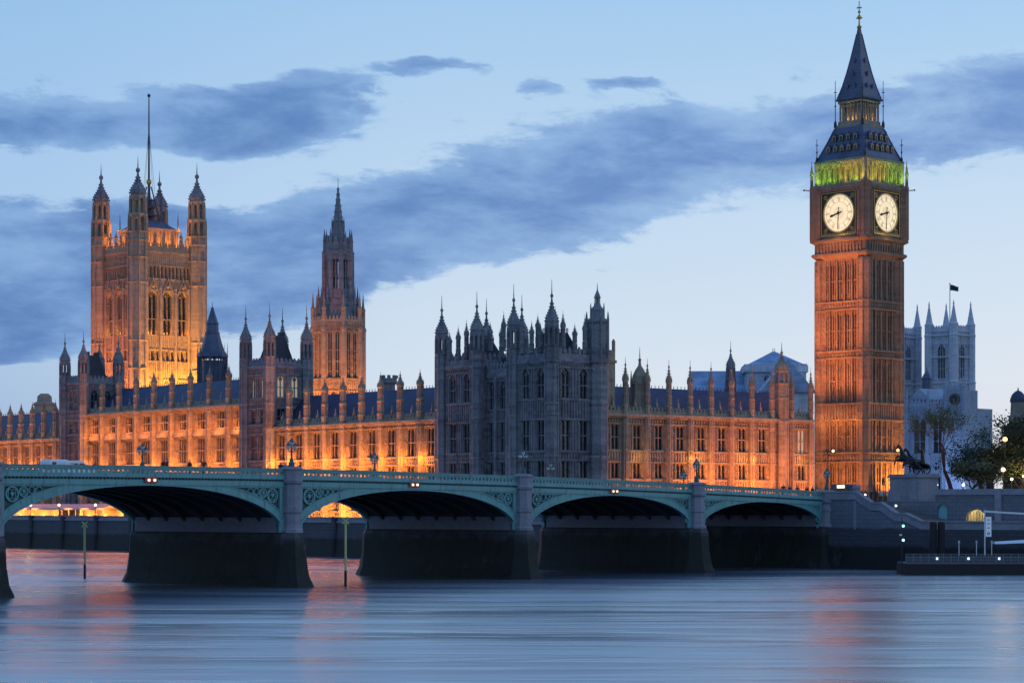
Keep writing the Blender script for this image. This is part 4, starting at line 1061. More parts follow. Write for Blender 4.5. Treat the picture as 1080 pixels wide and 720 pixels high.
# dials
ROM = ['XII', 'I', 'II', 'III', 'IIII', 'V', 'VI', 'VII', 'VIII', 'IX', 'X', 'XI']
def dial_part(X):
    X = X @ Matrix.Translation((0, 0, 64.85)) @ Matrix.Diagonal((.94, 1, .94, 1)) @ Matrix.Translation((0, 0, -64.85))
    zc = 64.85; r = 3.6
    fr = MB(); fr.x = X
    fr.box(-4.3, 4.3, -.12, -.004, 60.5, 69.0)                        # dark square field
    fld = fr.build('clock_face', M['dialdark'], CT)
    gd = MB(); gd.x = X
    for a, b, c, d in ((-4.34, 4.34, 60.32, 60.5), (-4.34, 4.34, 69.0, 69.12), (-4.34, -4.2, 60.5, 69), (4.2, 4.34, 60.5, 69)): gd.box(a, b, -.36, -.05, c, d)
    ringxz(gd, 0, zc, 3.98, .2, -.26, -.121, 64)
    for sx in (-1, 1):
        for sz in (-1, 1):
            for rr, dd in ((.42, 3.42), (.22, 2.98)): ringxz(gd, sx * dd, zc + sz * dd - .05, rr, .1, -.18, -.121, 16)
            gd.ball((sx * 3.42, -.15, zc + sz * 3.37), .16, 6, 4)
    for j in range(20): gd.box(-4.1 + j * .42, -3.9 + j * .42, -.30, -.12, 60.56, 60.86)
    gd.build('gilt_frame', M['gold'], fld)
    n = 64
    dl = MB(); dl.x = X; dl.add([(0, -.165, zc)] + [(3.78 * math.cos(2 * math.pi * k / n), -.165, zc + 3.78 * math.sin(2 * math.pi * k / n)) for k in range(n)], [(0, 1 + k, 1 + (k + 1) % n) for k in range(n)])
    dl.build('dial', M['dial'], fld)
    nm = MB(); nm.x = X
    for rr, w in ((3.72, .07), (3.18, .035), (2.32, .04), (1.1, .03), (.5, .04)): ringxz(nm, 0, zc, rr, w, -.20, -.167, 64)
    for k in range(60):
        a = 2 * math.pi * k / 60
        p0 = (3.2 * math.sin(a), -.185, zc + 3.2 * math.cos(a)); p1 = (3.64 * math.sin(a), -.185, zc + 3.64 * math.cos(a)); nm.tube(p0, p1, .014 if k % 5 else .04, n=4)
    for k in range(24):
        a = 2 * math.pi * (k + .5) / 24
        nm.tube((.5 * math.sin(a), -.18, zc + .5 * math.cos(a)), (2.3 * math.sin(a), -.18, zc + 2.3 * math.cos(a)), .012, n=4)
    for h in range(12):
        a = math.pi * 2 * h / 12; s = ROM[h]; W = sum({'I': .16, 'V': .34, 'X': .36}[c] for c in s)
        def pt(u, v): # u tangential (clockwise), v radial
            return (v * math.sin(a) + u * math.cos(a), -.185, zc + v * math.cos(a) - u * math.sin(a))
        u = -W / 2; lo, hi = 2.42, 3.12
        for c in s:
            if c == 'I': nm.tube(pt(u + .08, lo), pt(u + .08, hi), .03, n=4); u += .16
            elif c == 'V': nm.tube(pt(u + .04, hi), pt(u + .17, lo), .036, n=4); nm.tube(pt(u + .30, hi), pt(u + .17, lo), .02, n=4); u += .34
            else: nm.tube(pt(u + .04, hi), pt(u + .32, lo), .036, n=4); nm.tube(pt(u + .32, hi), pt(u + .04, lo), .02, n=4); u += .36
    nm.build('numerals', M['dialdark'], fld)
    hd = MB(); hd.x = X
    def hand(ang, L, w, tail):
        a = R(ang); d = (math.sin(a), math.cos(a)); p = (d[1], -d[0])
        pts = [(-tail, w * .9), (-tail * .6, w * .6), (0, w * .75), (L * .55, w * .8), (L * .78, w * 1.5 if tail < .9 else w * .8), (L, .02)]
        poly = [(d[0] * t - p[0] * q, zc + d[1] * t - p[1] * q) for t, q in pts] + [(d[0] * t + p[0] * q, zc + d[1] * t + p[1] * q) for t, q in pts[::-1]]
        A = sum(poly[i][0] * poly[(i + 1) % len(poly)][1] - poly[(i + 1) % len(poly)][0] * poly[i][1] for i in range(len(poly)))
        return poly if A > 0 else poly[::-1]
    hd.ext_xz(hand(255.5, 2.35, .2, .8), -.30, -.24); ringxz(hd, 0, zc, .3, .29, -.42, -.235, 16)
    hd.build('hour_hand', M['dialdark'], fld)
    hd = MB(); hd.x = X; hd.ext_xz(hand(183, 3.45, .12, 1.2), -.37, -.32); hd.build('minute_hand', M['dialdark'], fld)
for k in range(4): dial_part(Matrix.Rotation(k * math.pi / 2, 4, 'Z') @ Matrix.Translation((0, -hq + .35, 0)))
# belfry arcade
bf = MB(); hb = 5.75
bfc = MB(); bfc.box(-hb + 2.6, hb - 2.6, -hb + 2.6, hb - 2.6, 70.1, 74.6); bfc.build('belfry_shade_core', M['irondk'], CT)  # near-black core puts the shade of the openings into its colour
for k in range(4):
    bf.x = Matrix.Rotation(k * math.pi / 2, 4, 'Z') @ Matrix.Translation((0, -hb, 0))
    n = 8; st = (2 * hb - 1.2) / n
    for j in range(n + 1):
        x = -hb + .6 + j * st
        bf.box(x - .22, x + .22, 0, .8, 70.15, 74.3); bf.box(x - .08, x + .08, -.22, -.002, 70.15, 74.0)
        if j < n:
            for s_, xa in ((1, x + .22), (-1, x + st - .22)):
                arc = [(xa + s_ * (st / 2 - .22) * (1 - math.cos(a)), 72.9 + .9 * math.sin(a)) for a in [R(90) * q / 5 for q in range(6)]]
                poly = arc + [(xa, 73.8)]
                A = sum(poly[i][0] * poly[(i + 1) % len(poly)][1] - poly[(i + 1) % len(poly)][0] * poly[i][1] for i in range(len(poly)))
                bf.ext_xz(poly if A > 0 else poly[::-1], .1, .6)
            bf.box(x + .22, x + st - .22, .1, .6, 73.803, 74.3)
            bf.box(x + st / 2 - .05, x + st / 2 + .05, .3, .45, 70.15, 73.6)
    bf.box(-hb - .1, hb + .1, -.3, .8, 74.3, 74.8); bf.box(-hb + .6, hb - .6, -.15, .1, 70.1, 70.7)
    for j in range(18): bf.box(-hb + .3 + j * .64, -hb + .6 + j * .64, -.42, -.302, 74.35, 74.7)
bf.x = Matrix(); bf.build('belfry', M['palace'], CT)
for sx in (-1, 1):
    for sy in (-1, 1):
        b_ = MB(); b_.lathe(0, 0, [(.62, 70.1), (.62, 74.9)], 8); b_.build('corner_shaft', M['palace'], CT, (sx * (hb - .1), sy * (hb - .1), 0))
# mansard roof with two rows of dormers
rf = MB(); sq(rf, [(6.1, 74.8), (6.15, 75.15), (5.75, 75.4), (4.95, 77.3), (4.2, 79.2), (3.55, 81.0), (3.3, 81.6)])
for sx in (-1, 1):
    for sy in (-1, 1):
        for (a, za), (b, zb) in zip([(5.75, 75.4), (4.95, 77.3), (4.2, 79.2), (3.55, 81.0)], [(4.95, 77.3), (4.2, 79.2), (3.55, 81.0), (3.3, 81.6)]): rf.tube((sx * a, sy * a, za), (sx * b, sy * b, zb), .16, .16, 6)
rf.build('roof', M['iron'], CT)
dm = MB(); dm.box(-.36, .36, -.4, .7, 0, .85); dm.ext_xz([(-.45, .85), (.45, .85), (0, 1.5)], -.45, .7); dm.lathe(0, -.35, [(.06, 1.45), (.1, 1.7), (.01, 2)], 4)
dmm = dm.mesh('dormer', M['iron']); dg = MB(); dg.box(-.22, .22, -.42, -.402, .12, .75); dgm = dg.mesh('louvre', M['dialdark'])
gd = MB(); gd.box(-.40, -.32, -.47, -.41, .0, .9); gd.box(.32, .40, -.47, -.41, .0, .9); gd.box(-.3, .3, -.47, -.455, .86, .95); gdm = gd.mesh('gilt_edge', M['gold'])
for k in range(4):
    for a, z, n in ((5.0, 76.9, 5), (4.15, 79.1, 4)):
        for j in range(n):
            o = inst(dmm, 'dormer', CT); o.matrix_local = Matrix.Rotation(k * math.pi / 2, 4, 'Z') @ Matrix.Translation(((j - (n - 1) / 2) * a * 1.62 / n, -a - .05, z - .15))
            inst(dgm, 'louvre', o); inst(gdm, 'gilt_edge', o)
# lantern, spire, finial
lt = MB(); sq(lt, [(3.3, 81.5), (3.35, 82.0), (2.9, 82.3)]); lt.box(-1.7, 1.7, -1.7, 1.7, 82.2, 86.6)
for k in range(4):
    lt.x = Matrix.Rotation(k * math.pi / 2, 4, 'Z') @ Matrix.Translation((0, -2.75, 0))
    for j in range(7):
        x = -2.5 + j * .833; lt.box(x - .12, x + .12, 0, .3, 82.25, 86.3)
        if j < 6:
            lt.ext_xz([(x + .12, 85.4), (x + .42, 86.0), (x + .12, 86.0)], .03, .27); lt.ext_xz([(x + .71, 85.4), (x + .71, 86.0), (x + .42, 86.0)], .03, .27)
    lt.box(-2.75, 2.75, .0, .32, 86.0 + .3, 86.9); lt.box(-2.85, 2.85, -.14, -.003, 82.2, 82.9); lt.box(-2.85, 2.85, -.2, -.003, 86.35, 86.7)
lt.x = Matrix(); lt.build('upper_lantern', M['palace'], CT)
sp = MB(); sq(sp, [(3.15, 86.85), (3.25, 87.1), (3.0, 87.4), (2.35, 89.6), (1.75, 92.2), (1.2, 95), (.75, 97.6), (.38, 99.8), (.2, 101.2)])
for sx in (-1, 1):
    for sy in (-1, 1):
        pr = [(3.0, 87.4), (2.35, 89.6), (1.75, 92.2), (1.2, 95), (.75, 97.6), (.38, 99.8)]
        for (a, za), (b, zb) in zip(pr, pr[1:]): sp.tube((sx * a, sy * a, za), (sx * b, sy * b, zb), .1, .1, 6)
sp.build('spire', M['iron'], CT)
for k in range(4):
    for a, z, n in ((2.5, 89.2, 2), (1.9, 91.6, 1), (1.35, 94.2, 1)):
        for j in range(n):
            o = inst(dmm, 'dormer', CT, scale=.62); o.matrix_local = Matrix.Rotation(k * math.pi / 2, 4, 'Z') @ Matrix.Translation(((j - (n - 1) / 2) * 1.7, -a, z)) @ Matrix.Scale(.55, 4)
fn = MB(); fn.lathe(0, 0, [(.34, 100.9), (.5, 101.2), (.2, 101.5), (.14, 102.6), (.42, 103), (.42, 103.2), (.12, 103.5), (.09, 106.2)], 8); fn.ball((0, 0, 104.1), .3, 8, 5)
for z, l in ((102.9, .75), (104.9, .6)):
    fn.tube((-l, 0, z), (l, 0, z), .08); fn.tube((0, -l, z), (0, l, z), .08)
fn.build('finial', M['gold'], CT)
for a, z0, z1 in ((5.75, 75.0, 79.6), (3.25, 82.0, 90.8)):
    for sx in (-1, 1):
        for sy in (-1, 1):
            b_ = MB(); b_.tube((0, 0, z0), (0, 0, z1), .10, .06); zc_ = z0 + (z1 - z0) * .75
            b_.tube((-.35, 0, zc_), (.35, 0, zc_), .06); b_.tube((0, -.35, zc_), (0, .35, zc_), .06); b_.lathe(0, 0, [(.3, z0 - .2), (.3, z0 + .6), (.1, z0 + 1.2)], 8); b_.ball((0, 0, z0 + (z1 - z0) * .45), .2, 6, 4)
            b_.build('iron_cross', M['irondk'], CT, (sx * a, sy * a, 0))

# ------------------------------------------------------------------ the abbey behind
AB = M['abbey']
AC = thing('abbey_church', 'pale blue-grey abbey crossing with low pyramid roof and long lead roofs behind the entrance range', 'church', (-232.1, -175.4, 0), R(40))
ab = MB(); ab.box(-7.8, 7.8, -7.8, 7.8, 9, 45.2); ab.box(-8.6, 8.6, -8.6, 8.6, 45.2, 46.9)
ab.box(-17.5, -7.3, -6.3, 6.3, 9, 38); ab.box(7.3, 45, -6.0, 6.0, 9, 38); ab.box(-5.8, 5.8, -22, -7.3, 9, 38)
for k in range(4):
    ab.x = Matrix.Rotation(k * math.pi / 2, 4, 'Z') @ Matrix.Translation((0, -7.2, 0))
    for j in range(13): ab.box(-7.8 + j * 1.25, -7.2 + j * 1.25, -1.2, -.7, 46.9, 47.4)
    for s_ in (-1, 1): ab.box(s_ * 6.6 - .5, s_ * 6.6 + .5, -1.0, -.602, 36, 45.1)
ab.x = Matrix(); ab.build('wall', AB, AC)
for k in range(4):
    X = Matrix.Rotation(k * math.pi / 2, 4, 'Z') @ Matrix.Translation((0, -7.8, 0))
    add_window(AC, -2.4, 37, 1.7, 7.4, 2, (), True, AB, GL, X @ Matrix.Translation((0, -.52, 0))); add_window(AC, 2.4, 37, 1.7, 7.4, 2, (), True, AB, GL, X @ Matrix.Translation((0, -.52, 0)))
rf = MB(); hip_roof(rf, -8.3, 8.3, -8.3, 8.3, 46.91, 51.3, .03); 
rf.build('pyramid_roof', M['lead'], AC)
rf = MB(); gable_roof(rf, 7.25, 46, -7.2, 7.2, 37.9, 46.2); rf.build('roof', M['lead'], AC)
rf = MB(); gable_roof(rf, -18, -7.25, -7.2, 7.2, 37.9, 46.0); rf.build('roof', M['lead'], AC)
rf = MB(); rf.x = Matrix.Rotation(R(90), 4, 'Z'); gable_roof(rf, -23, -7.25, -7, 7, 37.9, 46.0); rf.build('roof', M['lead'], AC)
def spirelet(loc, r, z0, z1, lab, mat):
    b_ = MB(); b_.lathe(0, 0, [(r, 20), (r, z0), (r * 1.2, z0 + .3), (r * .95, z0 + .6), (r * .12, z1 - .8), (r * .25, z1 - .6), (.03, z1)], 8)
    tag(b_.build('spirelet', mat, None, loc), lab, 'spire')

ROWA = [(24, 34, 1, 3.0, 2, (.5,), True, GL), (38, 46.5, 1, 2.8, 2, (.5,), True, GL), (51.5, 63, 1, 3.2, 3, (.3, .6), True, GL)]
for (x, y), lab, tipz in (((-386.2, -213.8), 'pale twin-pinnacled abbey tower in full view right of the clock tower', 79), ((-382.8, -232.4), 'pale abbey tower half hidden behind the clock tower edge', 79)):
    T = thing('abbey_tower', lab, 'tower', (x, y, 0), R(90 - 3.6), 'twin west towers of the abbey')
    square_tower('', '', None, 0, 4.9, 9, 67.2, 69.2, AB, ROWA, 1.25, 79.5, th=T, parent_off=(0, 0, 0), zstr=(36, 48.5, 59, 66), corners=(), rib=1.0)
    cbm = MB(); cbm.lathe(0, 0, [(1.75, 9), (1.75, 36), (1.9, 36.2), (1.65, 36.8), (1.65, 50), (1.85, 50.3), (1.55, 51), (1.55, 65.6), (1.75, 66), (1.5, 66.5), (1.5, 69.3), (1.65, 69.6), (1.2, 70.2), (.2, 76), (.3, 76.2), (.04, 77.6)], 8)
    cm_ = cbm.mesh('corner_buttress', AB)
    for k in range(4):
        a = math.pi / 4 + k * math.pi / 2; inst(cm_, 'corner_buttress', T, (4.9 * 1.414 * math.cos(a), 4.9 * 1.414 * math.sin(a), 0))
    sb = MB()
    for z in (36.2, 50.3, 58.8, 66): 
        for k in range(4):
            sb.x = Matrix.Rotation(k * math.pi / 2, 4, 'Z') @ Matrix.Translation((0, -4.9, 0)); sb.box(-4.9, 4.9, -.5, -.003, z - .25, z + .25)
    sb.build('string_course', AB, T)
FL = thing('flagpole', 'slim white flagpole with a dark flag flying above the abbey tower', 'flagpole', (-386.2, -213.8, 67.0))
b_ = MB(); b_.tube((0, 0, 0), (0, 0, 16.4), .22, .14, 8); b_.ball((0, 0, 16.5), .3, 6, 4); b_.build('pole', M['white'], FL)
b_ = MB(); pts = []; fs = []
for i in range(9):
    for j in range(5):
        u = i / 8; pts.append((RIGHT.x * u * 2.9 + FWD.x * .25 * math.sin(u * 7), RIGHT.y * u * 2.9 + FWD.y * .25 * math.sin(u * 7), 16.2 - j * .5 * (1 - .25 * u) - u * .7 + .12 * math.sin(u * 6)))
for i in range(8):
    for j in range(4): a = i * 5 + j; fs.append((a, a + 1, a + 6, a + 5))
b_.add(pts, fs); o = b_.build('flag', plain('dark_flag_cloth', (.03, .03, .05), .8, var=.3), FL); so = o.modifiers.new('s', 'SOLIDIFY'); so.thickness = .05
# parish church in front of the abbey towers
PC = thing('parish_church', 'pale parish church with dark windows and a blue clock, below the abbey towers', 'church', (-279.6, -152.8, 0), R(86))
pc = MB(); pc.x = Matrix.Translation((-11, 0, 0))
W_ = [(13, 18, [(2.4, 1.8), (10.6, 2.2)]), (24.0, 34.0, [(4.5, 4.4), (10.8, 3.6)])]
CH = stone('church_stone', (.36, .43, .54), (.22, .27, .35), bump=.4, soot=.3)
facade(pc, 14, 8, 37.5, W_, rib=1.0)
for zs, zh, wins in W_:
    for cx, w in wins: add_window(PC, cx - 11, zs, w, zh - zs, 2, (.35, .68) if zh > 30 else (), False, CH, GL)
parapet_mb(pc, 14, 37.5, 1.8, 1.2)
for bx_ in (.5, 7.8, 13.4):
    pc.box(bx_ - .45, bx_ + .45, -1.2, -.003, 8, 30); pc.box(bx_ - .38, bx_ + .38, -.8, -.003, 30, 36); pc.lathe(bx_, -.45, [(.42, 36), (.4, 39.5), (.5, 39.8), (.03, 42.5)], 6)
for z_ in (20.5, 22.6, 35.6): pc.box(0, 14, -.35, -.004, z_, z_ + .3)
pc.ext_xz([(0, 39.4), (7.4, 39.4), (3.7, 42.6)], .9, 14)
pc.x = Matrix(); pc.box(-11, 3, .63, 22, 8, 37); pc.build('wall', CH, PC)
tw = MB(); tw.box(3.02, 9.4, -1.0, 5.4, 8, 41.5)
for x in (3.3, 9.1):
    tw.lathe(x, -.8, [(.65, 8), (.6, 42), (.7, 42.4), (.05, 45.5)], 8)
tw.x = Matrix.Translation((3.0, -1.0, 0)); parapet_mb(tw, 6.4, 41.5, 1.8, 1.1); tw.x = Matrix()
for z in (22, 31, 36.8): tw.box(2.9, 9.5, -1.3, -1.003, z, z + .4)
tw.build('bell_tower', CH, PC)
ck = MB(); ck.x = Matrix.Translation((6.2, -1.3, 39)) @ Matrix.Rotation(R(90), 4, 'X'); ck.lathe(0, 0, [(1.75, -.25), (1.75, .1)], 24); cko = ck.build('clock', plain('blue_clock_face', (.02, .04, .10), .5), PC)
ck = MB(); ringxz(ck, 6.2, 39, 1.72, .16, -1.5, -1.402, 32)
for h in range(12):
    a = R(30 * h); ck.tube((6.2 + 1.15 * math.sin(a), -1.45, 39 + 1.15 * math.cos(a)), (6.2 + 1.5 * math.sin(a), -1.45, 39 + 1.5 * math.cos(a)), .09, n=4)
ck.tube((6.2, -1.46, 39), (6.2 - .7, -1.46, 39 - .2), .09, n=4); ck.tube((6.2, -1.46, 39), (6.2, -1.46, 37.9), .07, n=4)
ck.build('gilt_numerals', M['gold'], cko)
rw = MB(); ringxz(rw, 0, 0, 1.5, .35, -.35, -.003, 24); rw.build('round_window', CH, PC, (-4.5 + 4, 0, 20.4))
rw = MB(); rw.x = Matrix.Rotation(R(90), 4, 'X'); rw.lathe(0, 0, [(1.16, .004), (1.16, .1)], 24); rw.build('round_pane', GL, PC, (-.5, -.02, 20.4))
b_ = MB(); b_.lathe(0, 0, [(2.0, 30), (2.0, 40), (2.3, 40.4), (1.8, 41), (1.5, 45.5), (1.7, 45.8), (.9, 47.2), (.2, 48), (.03, 49.5)], 8)
tag(b_.build('roof_turret', M['iron'], None, (-290, -163, 0)), 'dark octagonal roof turret in front of the abbey tower window', 'turret')

# ------------------------------------------------------------------ bridge foot, steps and embankment at the right
SW_ = thing('stair_wall', 'pale stone stair wall stepping down from the bridge to the embankment', 'wall')
prof = [(1.1, 11.15), (5.4, 11.15), (8.0, 9.6), (9.6, 9.6), (12.2, 8.05), (13.7, 8.05), (16.4, 6.95), (46, 6.95)]
b_ = MB()
def wall_y(mb, prof, lo, x0, x1):
    n = len(prof); pts = [(x0, y, lo) for y, z in prof] + [(x0, y, z) for y, z in prof] + [(x1, y, lo) for y, z in prof] + [(x1, y, z) for y, z in prof]
    fs = []
    for k in range(n - 1): fs += [(k, k + 1, n + k + 1, n + k), (2 * n + k + 1, 2 * n + k, 3 * n + k, 3 * n + k + 1), (n + k, n + k + 1, 3 * n + k + 1, 3 * n + k)]
    fs += [(0, n, 3 * n, 2 * n), (n - 1, 3 * n - 1, 4 * n - 1, 2 * n - 1)]
    mb.add(pts, fs)
wall_y(b_, [(y, z - .9) for y, z in prof], -2, .55, -.4); b_.build('wall_face', M['stairstone'], SW_)
b_ = MB(); wall_y(b_, [(y, 5.7 + .0 * y) for y, z in prof], -2, 1.1, .553); b_.build('footing', M['quay'], SW_)
b_ = MB(); n = len(prof)
def slab_y(mb, prof, d0, d1, x0, x1):
    n = len(prof); pts = []
    for x in (x0, x1):
        for d in (d0, d1): pts += [(x, y, z + d) for y, z in prof]
    fs = []
    for k in range(n - 1): fs += [(k, k + 1, n + k + 1, n + k), (2 * n + k + 1, 2 * n + k, 3 * n + k, 3 * n + k + 1), (n + k, n + k + 1, 3 * n + k + 1, 3 * n + k), (k + 1, k, 2 * n + k, 2 * n + k + 1)]
    fs += [(0, n, 3 * n, 2 * n), (n - 1, 3 * n - 1, 4 * n - 1, 2 * n - 1)]; mb.add(pts, fs)
slab_y(b_, prof, -1.2, -.9, .75, -.6); slab_y(b_, prof, -.897, -.22, .5, -.3); slab_y(b_, prof, -.217, 0, .66, -.5); b_.build('coping', M['granite'], SW_)
b_ = MB(); b_.lathe(0, 0, [(.5, 5.7), (.5, 11.4), (.62, 11.5), (.62, 11.8), (.3, 12.1)], 8); b_.build('newel', M['granite'], SW_, (.1, 5.3, 0))
st = thing('stone_steps', 'flight of dark stone steps rising behind the stair wall', 'steps')
b_ = MB()
for k in range(18):
    y = 3.0 + k * .78; b_.box(-8.5, -.42, y, y + .775, -1, GZ - .15 - k * .168)
b_.box(-8.5, -.42, 17.1, 60, -1, 6.2)
b_.build('treads', M['paving'], st)
PL = thing('statue_plinth', 'big pale granite plinth carrying the dark chariot statue', 'plinth', (-12.7, 6.8, 0), R(78))
b_ = MB(); b_.box(-3.1, 3.1, -2.2, 2.2, 5, 11.2); b_.box(-2.9, 2.9, -2.0, 2.0, 11.2, 13.2); b_.build('block', M['granite'], PL)
b_ = MB(); b_.box(-3.2, 3.2, -2.3, 2.3, 13.2, 13.45); b_.box(-3.05, 3.05, -2.15, 2.15, 13.45, 13.7); b_.build('cornice', M['granite'], PL)
EW = thing('embankment_wall', 'dark granite embankment wall with a blue arched doorway and a lit arch', 'wall')
b_ = MB()
ew_x = -9.0
def arch_poly(cx, w, zb, zsp, n=10, pointed=False):
    return [(cx - w / 2, zb)] + [(cx - w / 2 * math.cos(math.pi * k / n), zsp + w / 2 * (1.15 if pointed else .75) * math.sin(math.pi * k / n)) for k in range(n + 1)] + [(cx + w / 2, zb)]
ar = [(13.85, 1.7, 6.3, 8.3, True), (19.4, 3.1, 6.3, 7.4, False)]
X = Matrix.Translation((ew_x, 0, 0)) @ Matrix.Rotation(R(90), 4, 'Z')        # local x = north, -y = towards the river
b_.x = X
z_t = 10.6; b_.box(3.0, 12.75, .2, .8, 4, 9.68); xprev = 12.75
for cx, w, zb, zs_, pt_ in ar:
    b_.box(xprev, cx - w / 2, 0, .8, 4, z_t); top = max(z for x, z in arch_poly(cx, w, zb, zs_, pointed=pt_))
    b_.box(cx - w / 2, cx + w / 2, 0, .8, top, z_t); b_.box(cx - w / 2, cx + w / 2, 0, .8, 4, zb)
    a_ = arch_poly(cx, w, zb, zs_, pointed=pt_)[1:-1]
    for (xa, za), (xb, zb_) in zip(a_, a_[1:]): b_.ext_xz([(xa, za), (xb, zb_), (xb, top), (xa, top)], .0, .8)
    xprev = cx + w / 2
b_.box(xprev, 70, 0, .8, 4, z_t)
b_.build('wall_face', M['stairstone'], EW)
b_ = MB(); b_.x = X; b_.box(12.75, 70, -.25, 1.0, z_t, z_t + .3); b_.box(12.75, 70, 0, .7, z_t + .3, z_t + .85)
for k in range(5): b_.box(22.6 + k * 13.5, 23.6 + k * 13.5, -.3, -.003, 6, z_t + .9)
b_.build('coping', M['granite'], EW)
b_ = MB(); b_.x = X; b_.ext_xz(arch_poly(13.85, 1.68, 6.3, 8.3, pointed=True), .45, .55)
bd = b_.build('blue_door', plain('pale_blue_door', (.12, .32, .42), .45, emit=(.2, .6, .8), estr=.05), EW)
bd['label'] = 'pale blue arched door'
b_ = MB(); b_.x = X; b_.box(17.6, 17.7, .81, 3.49, 6, 9.2); b_.box(21.1, 21.2, .81, 3.49, 6, 9.2); b_.box(17.6, 21.2, .81, 3.49, 9.2, 9.4); b_.box(17.6, 21.2, 3.5, 3.7, 6, 9.2); b_.build('subway_back', M['granite'], EW)
b_ = MB(); b_.x = X
for k in range(7): b_.box(17.9 + k * .48, 17.95 + k * .48, .3, .36, 6.2, 8.2)
b_.build('gate_bars', M['irondk'], EW)
lamp(tuple(X @ Vector((19.4, 1.8, 8.6))), 420, (1, .68, .22), .1)
# pontoon pier
PO = thing('pontoon', 'long dark floating pontoon with railings moored at the right bank', 'pontoon', (20.6, 26.4, 0), R(131.6))
b_ = MB(); b_.box(0, 42, -.0, 7, -.6, 1.45); b_.build('hull', M['black'], PO)
b_ = MB(); b_.box(.1, 42, .1, 6.9, 1.452, 1.6); b_.build('deck', M['paving'], PO)
b_ = MB()
for k in range(43): b_.box(.1 + k * .98, .16 + k * .98, .12, .18, 1.6, 2.75)
for z in (1.95, 2.3, 2.72): b_.box(.1, 42, .12, .17, z, z + .05)
for k in range(130): b_.box(.3 + k * .32, .325 + k * .32, .13, .155, 1.65, 2.7)
b_.build('railing', plain('galvanised_rail', (.22, .24, .27), .5, .3), PO)
b_ = MB(); b_.box(.2, 42, .3, .34, 1.62, 2.55); b_.build('rail_screen', plain('grey_screen', (.075, .09, .12), .6, var=.2), PO)
for k, x in enumerate((4.2, 8.3, 12.3)):
    q = MB(); q.box(-.12, .12, -.02, .1, -.14, .14); q.build('deck_light', M['bluelamp'], PO, (x, .08, 2.15))
for k, (x, lab) in enumerate(((7.6, 'slim pontoon lamp post left of the white banner'), (9.9, 'slim pontoon lamp post just left of the banner pole'), (11.9, 'slim pontoon lamp post right of the banner pole'))):
    T = thing('lamp_post', lab, 'lamp post', tuple(PO.matrix_basis @ Vector((x, 3, 1.6)) if 0 else (20.6 + math.cos(R(131.6)) * x - math.sin(R(131.6)) * 3, 26.4 + math.sin(R(131.6)) * x + math.cos(R(131.6)) * 3, 1.6)), 0, 'pontoon lamp posts')
    q = MB(); q.tube((0, 0, 0), (0, 0, 2.5), .06, .05); q.build('post', M['white'], T)
    q = MB(); q.box(-.09, .09, -.09, .09, 2.5, 2.85); q.build('lamp_head', M['lampglass'], T)
def po(x, y, z): return (20.6 + math.cos(R(131.6)) * x - math.sin(R(131.6)) * y, 26.4 + math.sin(R(131.6)) * x + math.cos(R(131.6)) * y, z)
BN = thing('banner_pole', 'tall pole with a narrow white banner on the pontoon', 'banner', po(10.6, 1.0, 1.6), R(131.6))
q = MB(); q.tube((0, 0, 0), (0, 0, 6.9), .09, .08, 8); q.build('pole', M['white'], BN)
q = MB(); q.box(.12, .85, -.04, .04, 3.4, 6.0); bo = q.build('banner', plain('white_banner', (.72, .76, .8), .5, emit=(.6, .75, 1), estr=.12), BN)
q = MB()
for z in (3.75, 4.5, 5.05, 5.55): q.box(.3, .66, -.05, -.041, z, z + .10)
ringxz(q, .48, 3.8, .2, .05, -.05, -.041, 16); q.build('marking', M['irondk'], bo)
CP = thing('gangway_canopy', 'pale sloping gangway roof beam running to the right from the banner pole', 'canopy', po(11.0, 3.6, 0), R(131.6))
q = MB(); q.add([(0, 0, 8.2), (16, -.4, 7.2), (16, .4, 7.2), (0, .4, 8.2), (0, 0, 8.42), (16, -.4, 7.5), (16, .4, 7.5), (0, .4, 8.42)], [(0, 1, 5, 4), (1, 2, 6, 5), (2, 3, 7, 6), (3, 0, 4, 7), (4, 5, 6, 7), (0, 3, 2, 1)]); q.build('roof_beam', M['white'], CP)
q = MB()
for x in (.3, 8, 15.5):
    q_ = MB(); q_.tube((x, .2, 1.6), (x, .2, 8.2 - x / 16), .09); q_.build('post', M['irondk'], CP)
for k in range(8): q.tube((k * .18, .2, 7.2 + (k % 2) * .5), (k * .18 + .18, .2, 7.7 - (k % 2) * .5), .05)
q.build('bracing', M['irondk'], CP)
TN = thing('deck_awning', 'low white awning over the pontoon at the right edge', 'awning', po(12.4, 2.6, 0), R(131.6))
q = MB(); q.add([(0, 0, 4.0), (9, 0, 4.35), (9, 3, 4.35), (0, 3, 4.0), (0, 1.5, 4.3), (9, 1.5, 4.85)], [(0, 1, 5, 4), (2, 3, 4, 5), (0, 4, 3), (1, 2, 5), (0, 3, 2, 1)]); q.build('canvas', M['white'], TN)
for x in (.3, 4.5, 8.7):
    for y in (.2, 2.8): q = MB(); q.tube((x, y, 1.6), (x, y, 4.1), .06); q.build('post', M['irondk'], TN)
for k, (x, lab) in enumerate(((5.0, 'left one of two dark mooring piles beside the pontoon'), (6.1, 'right one of two dark mooring piles beside the pontoon'))):
    q = MB(); q.lathe(0, 0, [(.5, -2), (.5, 6.6), (.42, 6.9)], 12); tag(q.build('mooring_pile', M['black'], None, po(x, 7.6, 0)), lab, 'mooring pile', 'mooring piles')
NP = thing('river_signal', 'thin signal post with two green lights at the pontoon end', 'signal post', po(-.3, .6, 0))
q = MB(); q.tube((0, 0, -1), (0, 0, 7.6), .09, .06, 8); q.box(-.15, .5, -.1, .1, 5.0, 5.12); q.build('post', M['irondk'], NP)
